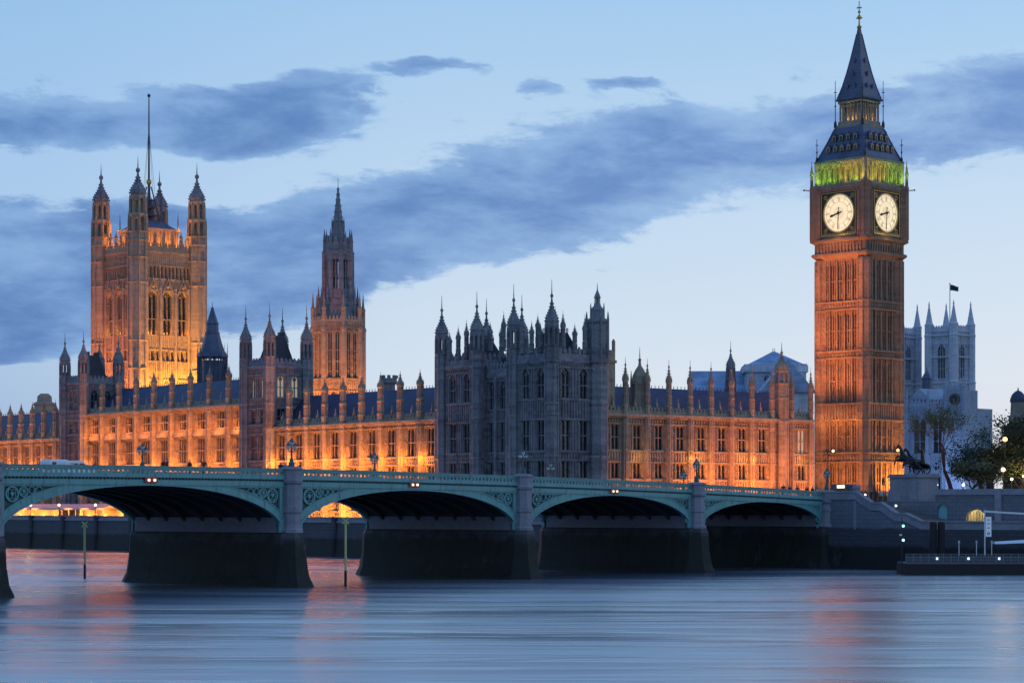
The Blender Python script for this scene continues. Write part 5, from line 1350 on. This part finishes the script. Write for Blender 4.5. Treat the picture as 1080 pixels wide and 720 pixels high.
for z in (4.55, 6.4):
    q = MB(); q.ball((0, 0, 0), .17, 8, 6); q.build('green_lens', M['greenlamp'], NP, (.0, .2, z))
q = MB(); q.box(.2, .5, -.1, .1, 5.12, 5.35); q.build('sign_plate', M['white'], NP)
# yellow channel poles with X tops
for (x, y, z1), lab in (((102.1, -40.4, 6.5), 'yellow channel pole with a cross top seen through the left arch'), ((99.3, 3.3, 7.1), 'yellow channel pole with a cross top in front of the second arch')):
    T = thing('channel_pole', lab, 'channel pole', (x, y, 0), math.atan2(RIGHT.y, RIGHT.x), 'yellow channel poles')
    q = MB(); q.tube((0, 0, 1.8), (0, 0, z1), .14, .13, 8); q.build('pole', M['yellow'], T)
    q = MB(); q.tube((0, 0, -2), (0, 0, 1.8), .16, .15, 8); q.build('pole_foot', M['black'], T)
    q = MB(); q.tube((-.36, 0, z1 - .12), (.36, 0, z1 + .55), .1); q.tube((.36, 0.02, z1 - .12), (-.36, 0.02, z1 + .55), .1); q.build('topmark', M['yellow'], T)

# ------------------------------------------------------------------ trees
M['bark'] = plain('bark', (.045, .04, .036), .9, var=.3, bump=.5)
M['leaf'] = plain('spring_leaves', (.055, .085, .03), .7, var=.45, vscale=.6)
M['leafdk'] = plain('dense_leaves', (.04, .066, .034), .75, var=.5, vscale=.4)
def tree(loc, lab, h, spread, trunk_h, leaf, nleaf, seed, lsize=.28, levels=5, group=None, kind='tree', tl=3, sg=.55):
    rnd = random.Random(seed); T = thing(kind, lab, 'tree', loc, rnd.random() * 6, group)
    tr = MB(); tips = []
    def grow(p, d, l, r, lev):
        segs = 3; q = Vector(p)
        for s in range(segs):
            d2 = (d + Vector((rnd.uniform(-.18, .18), rnd.uniform(-.18, .18), rnd.uniform(-.05, .12)))).normalized()
            q2 = q + d2 * l / segs; r2 = r * (1 - .12)
            tr.tube(q, q2, r, r2, 6 if lev < 3 else 4); q, r, d = q2, r2, d2
            if lev >= tl: tips.append((q.copy(), lev))
        if lev >= levels: return
        for k in range(rnd.choice((2, 3, 3)) if lev else 3):
            a = rnd.uniform(0, 6.28); tilt = rnd.uniform(.35, .75)
            side = Vector((math.cos(a), math.sin(a), 0))
            nd = (d * math.cos(tilt) + side * math.sin(tilt) * spread).normalized()
            if nd.z < .02: nd.z = rnd.uniform(.02, .25); nd.normalize()
            grow(q, nd, l * rnd.uniform(.62, .82), r * .62, lev + 1)
    grow(Vector((0, 0, -.2)), Vector((0, 0, 1)), trunk_h, h * .022, 0)
    zmax = max(p.z for p, _ in tips); sc = h / zmax
    tr.v = [(x * (1 + (sc - 1) * min(1, max(0, z) / trunk_h)) if 0 else x * sc, y * sc, z * sc) for x, y, z in tr.v]
    tr.build('trunk', M['bark'], T)
    lf = MB(); pts, fs = [], []
    for k in range(nleaf):
        p, _ = tips[rnd.randrange(len(tips))]; p = p * sc
        c = p + Vector((rnd.gauss(0, sg), rnd.gauss(0, sg), rnd.gauss(0, sg * .8)))
        s = lsize * rnd.uniform(.5, 1.3)
        a = Vector((rnd.uniform(-1, 1), rnd.uniform(-1, 1), rnd.uniform(-1, 1))).normalized(); b = a.orthogonal().normalized()
        n0 = len(pts); pts += [c - a * s, c + b * s * .6, c + a * s, c - b * s * .6]; fs.append((n0, n0 + 1, n0 + 2, n0 + 3))
    lf.add(pts, fs); lf.build('crown', leaf, T)
    return T
tree((-90.6, -33.7, GZ), 'tall sparse forked tree in young leaf before the parish church', 18.5, .9, 5.5, M['leaf'], 3200, 5, .17, group=None)
def tat(px, d):
    q = CAM + FWD * d + RIGHT * ((px - 540) / 2400 * d); return (q.x, q.y, GZ)
for k, (px, d, h, lab, n, sd) in enumerate(((1046, 455, 15, 'dark leafy tree behind the right embankment, with the wispy top', 9000, 11), (1070, 440, 16.5, 'tall dark leafy tree at the right edge below the domed turret', 14000, 21), (1036, 500, 12, 'low dark tree right of the parish church foot', 8000, 31), (1090, 470, 17, 'dark tree cut by the right edge of the photo', 10000, 44), (1058, 425, 10, 'low round dark tree behind the street lamps at right', 8000, 52), (1040, 415, 7, 'lowest bushy dark tree just behind the embankment wall', 7000, 61), (1075, 412, 7.5, 'bushy dark tree behind the embankment wall at the right edge', 7000, 66), (1024, 470, 8.5, 'low dark tree right behind the sparse tree trunk', 7000, 71))):
    tree(tat(px, d), lab, h, 1.45, 1.6, M['leafdk'], int(n * .48), sd, .25, group='dark trees at the right', tl=2, sg=1.0)
# domed building at the right edge
DB = thing('domed_building', 'dark building with a small domed cupola at the right edge', 'building', (-223.4, -95.7, 0), R(40))
b_ = MB(); b_.box(-3, 30, -3, 20, 9, 29); b_.box(5, 30, 3, 20, 29, 36); b_.build('wall', stone('dark_brick', (.13, .08, .065), (.06, .045, .04)), DB)
b_ = MB(); b_.lathe(0, 0, [(2.3, 29), (2.3, 31.4), (1.9, 31.6), (1.75, 34.6), (2.0, 34.8)], 12); b_.build('cupola', M['palace'], DB)
b_ = MB(); b_.lathe(0, 0, [(2.0, 34.8), (1.9, 35.6), (1.5, 36.6), (.8, 37.3), (.2, 37.6), (.1, 38.3)], 12); b_.build('dome', M['slate'], DB)

# ------------------------------------------------------------------ figures grown from a skeleton
def skin(name, joints, edges, mats, paint, sub=1, root=0):
    me = bpy.data.meshes.new(name + '_skeleton'); me.from_pydata([j[0] for j in joints], edges, [])
    o = bpy.data.objects.new(name + '_skeleton', me); COL.objects.link(o)
    sm = o.modifiers.new('skin', 'SKIN'); sm.use_smooth_shade = True
    ss = o.modifiers.new('sub', 'SUBSURF'); ss.levels = sub; ss.render_levels = sub
    for i, (p, r) in enumerate(joints):
        sv = me.skin_vertices[0].data[i]; sv.radius = (r, r) if not isinstance(r, tuple) else r; sv.use_root = (i == root)
    dg = bpy.context.evaluated_depsgraph_get(); ev = o.evaluated_get(dg)
    out = bpy.data.meshes.new_from_object(ev); out.name = name
    bpy.data.objects.remove(o); bpy.data.meshes.remove(me)
    out.materials.clear()
    for m in mats: out.materials.append(m)
    for p in out.polygons: p.material_index = paint(p.center); p.use_smooth = True
    return out
skinm = plain('skin_tone', (.42, .27, .2), .6)
hairm = plain('dark_hair', (.03, .022, .018), .7)
def person_mesh(k, coat, trousers):
    rnd = random.Random(k); st = rnd.uniform(-.16, .16); bend = rnd.choice((0, .18))
    J = [((0, 0, .95), (.16, .12)), ((0, .01, 1.18), (.15, .105)), ((0, 0, 1.4), (.19, .11)), ((0, 0, 1.49), .062), ((0, .02, 1.56), .058), ((0, .03, 1.66), (.085, .10)), ((0, .02, 1.74), (.06, .075)),
         ((.1, 0, .86), .095), ((.1, st, .48), .07), ((.1, st - .06, .09), .045), ((.1, st + .09, .045), .04), ((-.1, 0, .86), .095), ((-.1, -st, .48), .07), ((-.1, -st - .06, .09), .045), ((-.1, -st + .09, .045), .04),
         ((.21, 0, 1.4), .068), ((.27, -st * .6, 1.13), .05), ((.26, bend - st * .5 + .06, .9 + bend), .036), ((.255, bend - st * .5 + .10, .81 + bend * 1.1), .042),
         ((-.21, 0, 1.4), .068), ((-.27, st * .6, 1.13), .05), ((-.26, bend + st * .5 + .06, .9 + bend), .036), ((-.255, bend + st * .5 + .10, .81 + bend * 1.1), .042)]
    E_ = [(0, 1), (1, 2), (2, 3), (3, 4), (4, 5), (5, 6), (0, 7), (7, 8), (8, 9), (9, 10), (0, 11), (11, 12), (12, 13), (13, 14), (2, 15), (15, 16), (16, 17), (17, 18), (2, 19), (19, 20), (20, 21), (21, 22)]
    def paint(c):
        if c.z > 1.68 or (c.z > 1.58 and c.y < .0): return 3
        if c.z > 1.47: return 2
        if abs(c.x) > .2 and c.z < .90 + bend: return 2
        if c.z < .09: return 4
        return 0 if c.z > .82 else 1
    return skin('body', J, E_, [coat, trousers, skinm, hairm, M['black']], paint)
coats = [plain('navy_coat', (.02, .028, .06), .8), plain('black_coat', (.015, .015, .018), .8), plain('grey_blue_jacket', (.16, .22, .32), .8), plain('red_jacket', (.25, .04, .03), .8), plain('pale_coat', (.45, .45, .45), .8), plain('brown_coat', (.08, .05, .035), .8)]
cn = ['navy coat', 'black coat', 'pale blue jacket', 'red jacket', 'pale grey coat', 'brown coat']
jeans = plain('dark_trousers', (.02, .024, .035), .8)
pm_ = {}
def person(x, y, z, ci, lab, rz, k=0):
    key = (ci, k % 3)
    if key not in pm_: pm_[key] = person_mesh(k % 3 + 1, coats[ci], jeans)
    o = inst(pm_[key], 'person', None, (x, y, z), rz, random.uniform(1.06, 1.14)); tag(o, lab, 'person', 'people on the bridge and pavements')
def deck(x): return ztop(x) - 1.07
def on_bridge(px, Y):        # x on the bridge along a sight line, used to lay the walkers out
    t = (px - 540) / 2400; c = Vector((CAM.x, CAM.y, 0)); d = FWD + RIGHT * t; k = (Y - c.y) / d.y; return (c + d * k).x
people = [(172, -1.6, 1, 'person in a black coat at the parapet above the left arch', 0), (176, -2.1, 0, 'person in a navy coat close beside another above the left arch', 1),
          (200, -1.7, 1, 'person in a black coat walking alone on the bridge below the square palace tower', 2), (215, -1.5, 5, 'person in a brown coat by the parapet between the square tower and the wide pier', 0),
          (296, -1.9, 0, 'person in a navy coat by the parapet left of the wide pier lamp', 1), (300.5, -1.6, 2, 'person in a pale blue jacket by the parapet left of the wide pier lamp', 0), (305.5, -2.2, 1, 'person in a black coat right beside the wide pier lamp post', 2), (316.5, -1.8, 1, 'person in a black coat just right of the wide pier lamp post', 1),
          (826, -3, 1, 'person in a black coat, leftmost of the crowd at the bridge end', 0), (833, -2.4, 0, 'person in a navy coat near the bridge end, behind the parapet', 2), (841, -3.4, 3, 'person in a red jacket near the bridge end', 1),
          (851, -2.2, 5, 'person in a brown coat at the bridge end before the orange wall', 1), (857, -2.8, 1, 'person in a black coat standing left of the last lamp standard', 2), (862, -3.6, 4, 'person in a pale grey coat by the last lamp standard', 0)]
for k, (px, Y, ci, lab, v) in enumerate(people):
    x = on_bridge(px, Y); person(x, Y, deck(x), ci, lab, R(90 if k % 2 else -90) + random.uniform(-.5, .5), v)
street = [(908, 352, 1, 'person in a black coat at the top of the stone steps, leftmost'), (913, 350, 3, 'person in a red jacket at the top of the steps'), (919, 353, 0, 'person in a navy coat near the top of the steps'), (924, 349, 5, 'person in a brown coat in the group above the steps'),
          (929, 354, 4, 'person in a pale grey coat in the group above the steps'), (934, 350, 2, 'person in a pale blue jacket between the steps and the plinth'), (938, 355, 1, 'person in a black coat close to the plinth'), (942, 352, 3, 'person in a red jacket beside the plinth corner')]
for k, (px, d, ci, lab) in enumerate(street):
    x, y, z = tat(px, d); person(x, y, GZ, ci, lab, random.uniform(0, 6), k)

# ------------------------------------------------------------------ the chariot group
CG = thing('chariot_statue', 'dark bronze group of two rearing horses, chariot and driver on the granite plinth', 'statue', (-12.7, 6.8, 13.7), R(78)); CG.scale = (1.2, 1.15, 1.25)
def horse(y, seed):
    J = [((.2, y, 1.32), .32), ((.75, y, 1.5), .36), ((-.45, y, 1.15), .35), ((1.1, y, 2.0), .22), ((1.3, y, 2.5), .15), ((1.62, y, 2.55), .13), ((1.95, y, 2.25), .08),
         ((1.05, y + .22, 1.15), .17), ((1.65, y + .24, 1.1), .11), ((1.75, y + .24, .55), .08), ((1.05, y - .22, 1.15), .17), ((1.8, y - .24, 1.55), .11), ((2.15, y - .24, 1.1), .08),
         ((-.65, y + .2, .85), .2), ((-.4, y + .22, .5), .1), ((-.65, y + .22, .28), .07), ((-.55, y + .22, .02), .08), ((-.7, y - .2, .85), .2), ((-.5, y - .22, .5), .1), ((-.8, y - .22, .28), .07), ((-.7, y - .22, .02), .08),
         ((-.85, y, 1.35), .1), ((-1.2, y, 1.0), .1), ((-1.3, y, .6), .05), ((1.5, y + .07, 2.6), .04), ((1.4, y, 2.5), .12)]
    E_ = [(0, 1), (0, 2), (1, 3), (3, 4), (4, 5), (5, 6), (1, 7), (7, 8), (8, 9), (1, 10), (10, 11), (11, 12), (2, 13), (13, 14), (14, 15), (15, 16), (2, 17), (17, 18), (18, 19), (19, 20), (2, 21), (21, 22), (22, 23), (4, 24), (4, 25)]
    return skin('horse', J, E_, [M['bronze']], lambda c: 0)
# -x is the way the horses charge in the photo
for y, s in ((-.8, 1), (.8, 2)):
    o = inst(horse(0, s), 'horse', CG); o.matrix_local = Matrix.Translation((-.35, y, .15 if s == 1 else .0)) @ Matrix.Rotation(R(180), 4, 'Z') @ Matrix.Translation((-.6, 0, 0)) @ Matrix.Rotation(R(-7 if s == 1 else -1), 4, 'Y') @ Matrix.Translation((.6, 0, 0)) @ Matrix.Scale(1.15, 4)
b_ = MB(); b_.box(.6, 2.1, -.75, .75, .55, .68)
b_.ext_xz([(.6, .68), (.75, .68), (.85, 1.5), (.5, 1.55)], -.75, .75)
for s in (-1, 1): b_.ext_xz([(.6, .68), (2.1, .68), (1.9, .95), (.85, 1.45)], min(s * .75, s * .68), max(s * .75, s * .68))
b_.tube((.6, 0, .6), (-1.6, 0, 1.1), .06)
b_.build('chariot', M['bronze'], CG)
for s in (-1, 1):
    w = MB(); w.x = Matrix.Translation((1.35, s * .92, .62)); ringxz(w, 0, 0, .62, .1, -.06, .06, 20)
    for k in range(8): w.tube((0, 0, 0), (.55 * math.cos(k * .785), 0, .55 * math.sin(k * .785)), .035)
    w.build('wheel', M['bronze'], CG)
J = [((1.3, 0, 1.55), (.22, .2)), ((1.25, 0, 1.85), .19), ((1.2, 0, 2.15), (.24, .16)), ((1.18, 0, 2.32), .08), ((1.15, 0, 2.52), .15), ((1.1, 0, 2.66), .1), ((1.35, 0, .75), .42), ((1.33, 0, 1.15), .3),
     ((1.15, .3, 2.2), .09), ((1.0, .62, 2.55), .065), ((.9, .8, 2.95), .05), ((1.15, -.3, 2.2), .09), ((1.1, -.65, 2.5), .065), ((1.15, -.8, 2.85), .05)]
E_ = [(0, 1), (1, 2), (2, 3), (3, 4), (4, 5), (0, 7), (7, 6), (2, 8), (8, 9), (9, 10), (2, 11), (11, 12), (12, 13)]
dr = inst(skin('driver', J, E_, [M['bronze']], lambda c: 0), 'driver', CG); dr.scale = (1.15, 1.15, 1.22)
b_ = MB(); b_.tube((1.1, -.8, 1.5), (1.2, -.8, 3.9), .03); b_.lathe(1.2, -.8, [(.08, 3.85), (.01, 4.2)], 4); b_.build('spear', M['bronze'], dr)
for s in (-1, 1):
    pass
# ------------------------------------------------------------------ vehicles
def van(loc, rz, lab, body, L=5.0, W=1.95, H=2.05, lamps='head'):
    V_ = thing('van', lab, 'van', loc, rz)
    prof = [(-L / 2, .42), (L / 2 - .12, .42), (L / 2, .55), (L / 2 - .02, .95), (L / 2 - .75, 1.12), (L / 2 - 1.55, H - .12), (L / 2 - 1.95, H), (-L / 2 + .25, H), (-L / 2 + .05, H - .25), (-L / 2, .9)]
    b_ = MB(); n = len(prof)
    rings = [(-W / 2, .0, .93), (-W / 2 + .10, .0, 1.0), (W / 2 - .10, 0, 1.0), (W / 2, 0, .93)]
    pts = []
    for y, _, s in rings:
        for x, z in prof: pts.append((x * (1 if s == 1 else .985), y if z < 1.1 else y * (1 - .10 * (z - 1.1)), .42 + (z - .42) * (s if s < 1 else 1)))
    fs = [tuple(range(n)), tuple(range(4 * n - 1, 3 * n - 1, -1))] + [(r * n + k, r * n + (k + 1) % n, (r + 1) * n + (k + 1) % n, (r + 1) * n + k) for r in range(3) for k in range(n)]
    b_.add(pts, [f[::-1] for f in fs]); o = b_.build('body', body, V_)
    g_ = MB()
    for s in (-1, 1):
        y = s * (W / 2 - .065)
        for poly in ([(-L / 2 + .35, 1.15), (-.35, 1.15), (-.35, H - .28), (-L / 2 + .4, H - .28)], [(-.2, 1.15), (L / 2 - .95, 1.15), (L / 2 - 1.65, H - .28), (-.2, H - .28)]):
            g_.ext_xz(poly, min(y, y + s * .02), max(y, y + s * .02))
    g_.add([(L / 2 - .80, -W / 2 + .2, 1.16), (L / 2 - .80, W / 2 - .2, 1.16), (L / 2 - 1.50, W / 2 - .3, H - .18), (L / 2 - 1.50, -W / 2 + .3, H - .18)], [(0, 1, 2, 3)])
    g_.x = Matrix.Translation((.03, 0, .02)); g_.build('window', M['glass'], V_)
    wm = MB(); wm.x = Matrix.Rotation(R(90), 4, 'X'); wm.lathe(0, 0, [(.2, -.11), (.34, -.11), (.34, .11), (.2, .11)], 16); me = wm.mesh('wheel', M['black'])
    hb_ = MB(); hb_.x = Matrix.Rotation(R(90), 4, 'X'); hb_.lathe(0, 0, [(.19, -.12), (.19, .12)], 10); hm = hb_.mesh('hub', plain('hub_grey', (.3, .3, .32), .4, .6))
    for x in (-L / 2 + .95, L / 2 - .95):
        for y in (-W / 2 + .12, W / 2 - .12): o = inst(me, 'wheel', V_, (x, y, .34)); inst(hm, 'hub', o)
    for y in (-.7, .7):
        q = MB(); q.box(L / 2 - .06, L / 2 + .01, y - .14, y + .14, .68, .88); q.build('headlight', M['lampglass'] if lamps != 'head' else M['whitelamp'], V_)
        q = MB(); q.box(-L / 2 - .01, -L / 2 + .05, y - .1, y + .1, .8, 1.1); q.build('tail_light', M['red'], V_)
    return V_
x1, x2 = on_bridge(64, -12.5), on_bridge(80, -8.4)
van((x1, -12.5, ztop(x1) - 1.195), R(180), 'white van on the bridge at the left, the rear one of two', M['white'], 4.3, 1.85, 2.0, lamps='off')
van((x2, -8.4, ztop(x2) - 1.195), R(180), 'white van on the bridge at the left, the front one of two', M['white'], 4.0, 1.8, 1.8, lamps='off')
x3 = on_bridge(893, -9)
V3 = van((x3, -9.0, GZ + .08), R(75), 'dark tall van with a bright lit panel at the bridge end beside the clock tower', plain('dark_van_paint', (.03, .04, .06), .35), 5.4, 2.1, 2.6, lamps='off')
q = MB(); q.box(-1.2, .9, 1.06, 1.09, 2.02, 2.45); q.build('lit_panel', glow('lit_panel_white', (1, .88, .62), 2.2), V3)
q = MB(); q.box(-1.0, .7, -1.09, -1.06, 2.02, 2.45); q.build('lit_panel', glow('lit_panel_white', (1, .88, .62), 2.2), V3)
# tall street lamps, signals and headlights at the bridge end and the embankment
def post(loc, h, lab, arm=0.0, lampmat='warmlamp', r=.2, base=GZ):
    T = thing('street_lamp', lab, 'street lamp', loc, math.atan2(RIGHT.y, RIGHT.x))
    q = MB(); q.lathe(0, 0, [(.16, 0), (.14, 1.2), (.09, 1.4), (.06, h)], 8)
    if arm: q.tube((0, 0, h), (arm, 0, h + .15), .05); q.tube((0, 0, h), (-arm * 1.1, 0, h + .1), .05)
    q.build('post', M['irondk'], T)
    q = MB(); q.ball((arm, 0, h + .1), r, 8, 6); q.build('lamp_head', M[lampmat], T)
    return T
def at_d(px, d): q = CAM + FWD * d + RIGHT * ((px - 540) / 2400 * d); return (q.x, q.y, GZ)
post(at_d(873, 362), 8.0, 'tall lamp post with a side arm and lit head left of the clock tower corner', .85)
post(at_d(947, 362), 8.1, 'tall lamp post with lit orange head at the clock tower right corner', 0, 'amber', .22)
for px, py, d, mt, rr, lab in ((1060, 463, 420, 'amber', .42, 'highest orange street lamp among the dark trees'), (1058, 495, 400, 'warmlamp', .36, 'bright street lamp below the highest orange one'), (1067, 505, 410, 'warmlamp', .25, 'small street lamp right of the brightest lamp'), (1079, 502, 410, 'warmlamp', .16, 'faint street lamp at the right edge'), (1016, 511, 380, 'warmlamp', .22, 'small warm street lamp right of the tree trunk'), (988, 511, 372, 'warmlamp', .22, 'small warm lamp just right of the plinth')):
    z = 8.8 + (535 - py) * d / 2400; post(at_d(px, d), z - GZ - .1, lab, 0, mt, rr); q = at_d(px, d); lamp((q[0] - FWD.x * 1.0, q[1] - FWD.y * 1.0, z + .2), 900 if mt == 'amber' else 500, (1, .55, .2), .2)
TL = thing('traffic_light', 'traffic signal with a dark head in front of the clock tower right face', 'traffic light', at_d(931.5, 366), math.atan2(RIGHT.y, RIGHT.x))
q = MB(); q.tube((0, 0, 0), (0, 0, 3.6), .07); q.build('post', M['irondk'], TL)
q = MB(); q.box(-.2, .2, -.15, .15, 2.7, 3.9); q.build('signal_head', M['black'], TL)
for z, m_ in ((2.9, 'lampglass'), (3.3, 'black'), (3.65, 'black')): q = MB(); q.ball((0, -.15, z), .11, 8, 5); q.build('signal_lens', M[m_], TL)
CAR = None
for px, d, lab in ((1037, 392, 'car with glaring headlights behind the embankment wall'), (1052, 398, 'pale car following behind the embankment wall at right')):
    v = van(at_d(px, d), math.atan2(-FWD.y, -FWD.x) + (0 if px < 1045 else 1.2), lab, M['white'] if px > 1045 else M['irondk'], 4.2, 1.75, 1.5, 'head'); v.name = 'car'; v['category'] = 'car'
for k, (px, d) in enumerate(((906, 345), (912.5, 340), (945, 331))):
    T = thing('step_light', ['small white lamp at the top of the steps', 'second small white lamp down the steps', 'lowest small white lamp on the steps'][k], 'lamp', at_d(px, d))
    py = (515, 521.5, 533)[k]; z = 8.8 + (535 - py) * d / 2400 - GZ
    q = MB(); q.tube((0, 0, z - 1.6), (0, 0, z), .05); q.build('post', M['irondk'], T); q = MB(); q.ball((0, 0, z), .15, 8, 6); q.build('bulb', M['whitelamp'], T)

# ------------------------------------------------------------------ terrace under the left arch: marquee and globe lamps
MQ = thing('terrace_marquee', 'long bluish terrace marquee with thin posts seen under the left arch', 'marquee', P(198, -4), ROT_E)
b_ = MB(); gable_roof(b_, 0, 58, -2.6, 2.5, 8.7, 9.6); b_.box(0, 58, -2.65, -2.6, 8.3, 8.7); b_.build('canvas_roof', plain('blue_canvas', (.28, .33, .48), .7), MQ)
b_ = MB()
for k in range(20): b_.tube((k * 3.05, -2.5, 6.2), (k * 3.05, -2.5, 8.7), .09)
b_.build('post_frame', M['white'], MQ)
b_ = MB(); b_.box(0, 58, 2.3, 2.45, 6.2, 8.7); b_.build('back_screen', plain('dim_screen', (.14, .13, .14), .6), MQ)
for k, s in enumerate((64, 88, 112, 134, 150, 163, 176, 189, 202, 216, 230, 244)):
    T = thing('terrace_lamp', ['lone lit globe lamp on the river wall seen under the second arch', 'lit globe lamp on the river wall hidden by a pier'][min(k, 1)] if k < 5 else 'lit globe lamp on the river wall under the left arch, %s of its row' % ['first', 'second', 'third', 'fourth', 'fifth', 'sixth', 'last'][k - 5], 'lamp', P(s, -11.6, 7.1), 0, 'globe lamps on the river wall')
    q = MB(); q.lathe(0, 0, [(.12, 0), (.07, .3), (.06, 2.0)], 6); q.build('post', M['irondk'], T)
    q = MB(); q.ball((0, 0, 2.25), .26, 10, 7); q.build('globe', M['warmlamp'], T)
    if k in (0, 5, 6, 7, 8, 9): lamp(P(s, -12.2, 9.9), 150, (1, .7, .4), .25)

# ------------------------------------------------------------------ floodlights of the buildings
K = 2.4; KN = 1.9; KC = 4.0; KV = 2.8; KO = 4.2; KB = 3.0
def flood(s, f):
    lamp(P(s, -10.0 if s > 35 else -4.0, 6.9), 6500 * f * (1 if s > 35 else .4), SOD, .3, 'SPOT', P(s, 0, 20.5), 90, .8); lamp(P(s, -2.0, 7.0), 4600 * f, (1, .31, .035), .2); lamp(P(s + 1.2, -1.25, 17.3), 760 * f, (1, .255, .026), .15)
for k in range(9):        # low river wing: one light below each bay, another on the ledge over the ground floor
    s = 30 + (k + .5) * 6
    flood(s, 1.15)
for k in range(9):
    s = 92.6 + (k + .5) * 66.4 / 9
    flood(s, 1.0); lamp(P(s, -1.5, 24.6), 330 * K, SOD, .15)
for k in range(15):
    s = 168 + (k + .5) * 83.5 / 15
    flood(s, 1.2)
for w, pw in ((17, 500), (19.5, 900), (30, 1500), (33, 1500), (43, 1300), (46, 1300), (50, 250), (58, 450), (60, 300)):
    lamp(P(-2.4, w, 10.2), pw * .9 * KN, (1, .235, .028), .2)
for w in (19, 31, 33.5, 44, 46.5, 59): lamp(P(-1.0, w, 17.3), 70 * KN, (1, .42, .08), .15)
for w in (36, 48, 60): lamp(P(-9, w, 10.0), 5200 * KN, (1, .22, .04), .3, 'SPOT', P(0, w, 22), 110, .8)
# clock tower: floods on the lawn to the east and north, and lamps in the belfry
def ct(x, y, z): return (CT.matrix_basis @ Vector((x, y, z))) if 0 else Matrix.Translation((EX, EY, 0)) @ Matrix.Rotation(R(90 - 3.6), 4, 'Z') @ Vector((x, y, z))
RED = (1, .27, .07)
lamp(ct(-1, -27, 32.6), 40000, RED, .4, 'SPOT', ct(-1, -5.75, 48), 56, .7); lamp(ct(-1, -36, 32.6), 40000, RED, .4, 'SPOT', ct(0, -5.75, 53), 22, .6)
for x in (-4, 0, 4): lamp(ct(x, -11, 27.5), 5200, RED, .3, 'SPOT', ct(x * .7, -5.75, 46), 100, .8)
for x in (-3.5, 0, 3.5): lamp(ct(x, -8.2, 25.0), 380, (1, .30, .05), .2)
for x in (-3, 1.5, 6): lamp(ct(x, -11.5, 10.2), 3200, (1, .30, .06), .3, 'SPOT', ct(x * .7, -5.75, 20), 100, .8)
lamp(ct(9, -1, 10.3), 1500 * KC, (1, .36, .06), .25, 'SPOT', ct(5.8, 2, 20), 120, .8); lamp(ct(9.5, 3.5, 10.3), 3000 * KC, (1, .38, .06), .25, 'SPOT', ct(5.8, 3, 22), 120, .8); lamp(ct(15, 1, 10.3), 1300 * KC, RED, .3, 'SPOT', ct(5.8, 1, 36), 60, .8)
YG = (.52, 1, .03); YL = (.95, .78, .06)
for k in range(4):
    X = Matrix.Translation((EX, EY, 0)) @ Matrix.Rotation(R(90 - 3.6) + k * math.pi / 2, 4, 'Z')
    for x in (-4.4, -1.5, 1.5, 4.4): lamp(X @ Vector((x, -8.0, 70.5)), 190 * KB, YG if (k + (x > 0)) % 2 == 0 else YL, .12, 'SPOT', X @ Vector((x, -5.75, 73.4)), 105, .5)
    for x in (-3.4, 0, 3.4): lamp(X @ Vector((x, -4.7, 71.0)), 12 * KB, (.25, 1, .1), .15)
    lamp(X @ Vector((0, -2.3, 83.2)), 18 * KB, (1, .6, .25), .1)
    lamp(X @ Vector((0, -8.2, 60.4)), 60, (1, .7, .4), .2)
# great square tower
def vt(x, y, z): return Matrix.Translation((VX, VY, 0)) @ Matrix.Rotation(R(90 - 6.5), 4, 'Z') @ Vector((x, y, z))
VO = (1, .30, .03)
for x in (-8, 0, 8): lamp(vt(x, -22, 32), 15000 * KV, (1, .24, .05), .4, 'SPOT', vt(x * .6, -10.4, 62), 100, .8)
for x in (-8, -2.5, 3, 8.5): lamp(vt(19, x, 34), 15500 * KV, (1, .37, .035), .4, 'SPOT', vt(10.4, x * .7, 55), 105, .8)
lamp(vt(60, -10, 36), 15000 * KV, (1, .34, .17), .6, 'SPOT', vt(10.4, 0, 72), 40, .7)
lamp(vt(-5, -60, 36), 11000 * KV, (1, .28, .13), .6, 'SPOT', vt(0, -10.4, 72), 40, .7)
for x in (-5.5, 0, 5.5):
    for zz in (63.5,): lamp(vt(10.4 - .25, x, 61.0), 90 * KV, VO, .1); lamp(vt(x, -10.4 + .25, 61.0), 70 * KV, (1, .33, .06), .1)
for x in (-7, -2.4, 2.4, 7): lamp(vt(8.8, x, 87.6), 330 * KV, VO, .2); lamp(vt(x, -8.8, 87.6), 330 * KV, VO, .2)
for x, y in ((8.2, -8.2), (8.2, 8.2), (-8.2, -8.2)): lamp(vt(x * .85, y * .85, 92.8), 260 * KV, VO, .2)
# octagonal tower
def ot(a, r, z): return (-166.3 + r * math.cos(R(a)), -278 + r * math.sin(R(a)), z)
for a in (-30, 15, 60, 105): lamp(ot(a, 13, 33), 4300 * KO, (1, .28, .035), .3, 'SPOT', ot(a, 6.5, 48), 115, .8)
lamp(ot(20, 45, 33), 12000 * KO, (1, .28, .09), .5, 'SPOT', ot(20, 5, 60), 35, .7)
lamp((-112, -345, 31), 900, (1, .3, .08), .3)
# cool floods on the abbey and the church
for px, d in ((985, 620), (1018, 622)): 
    q = at_d(px, d); lamp((q[0], q[1], 13), 6000, (.40, .56, 1), .5, 'SPOT', tat(1000, 700)[:2] + (48,), 80, .8)
q = at_d(975, 600); lamp((q[0], q[1], 12), 2600, (.32, .56, 1), .5, 'SPOT', (-279, -152, 25), 80, .8)
lamp((-215, -150, 30), 3000, (.5, .7, 1), .5, 'SPOT', (-232, -175, 46), 90, .8)
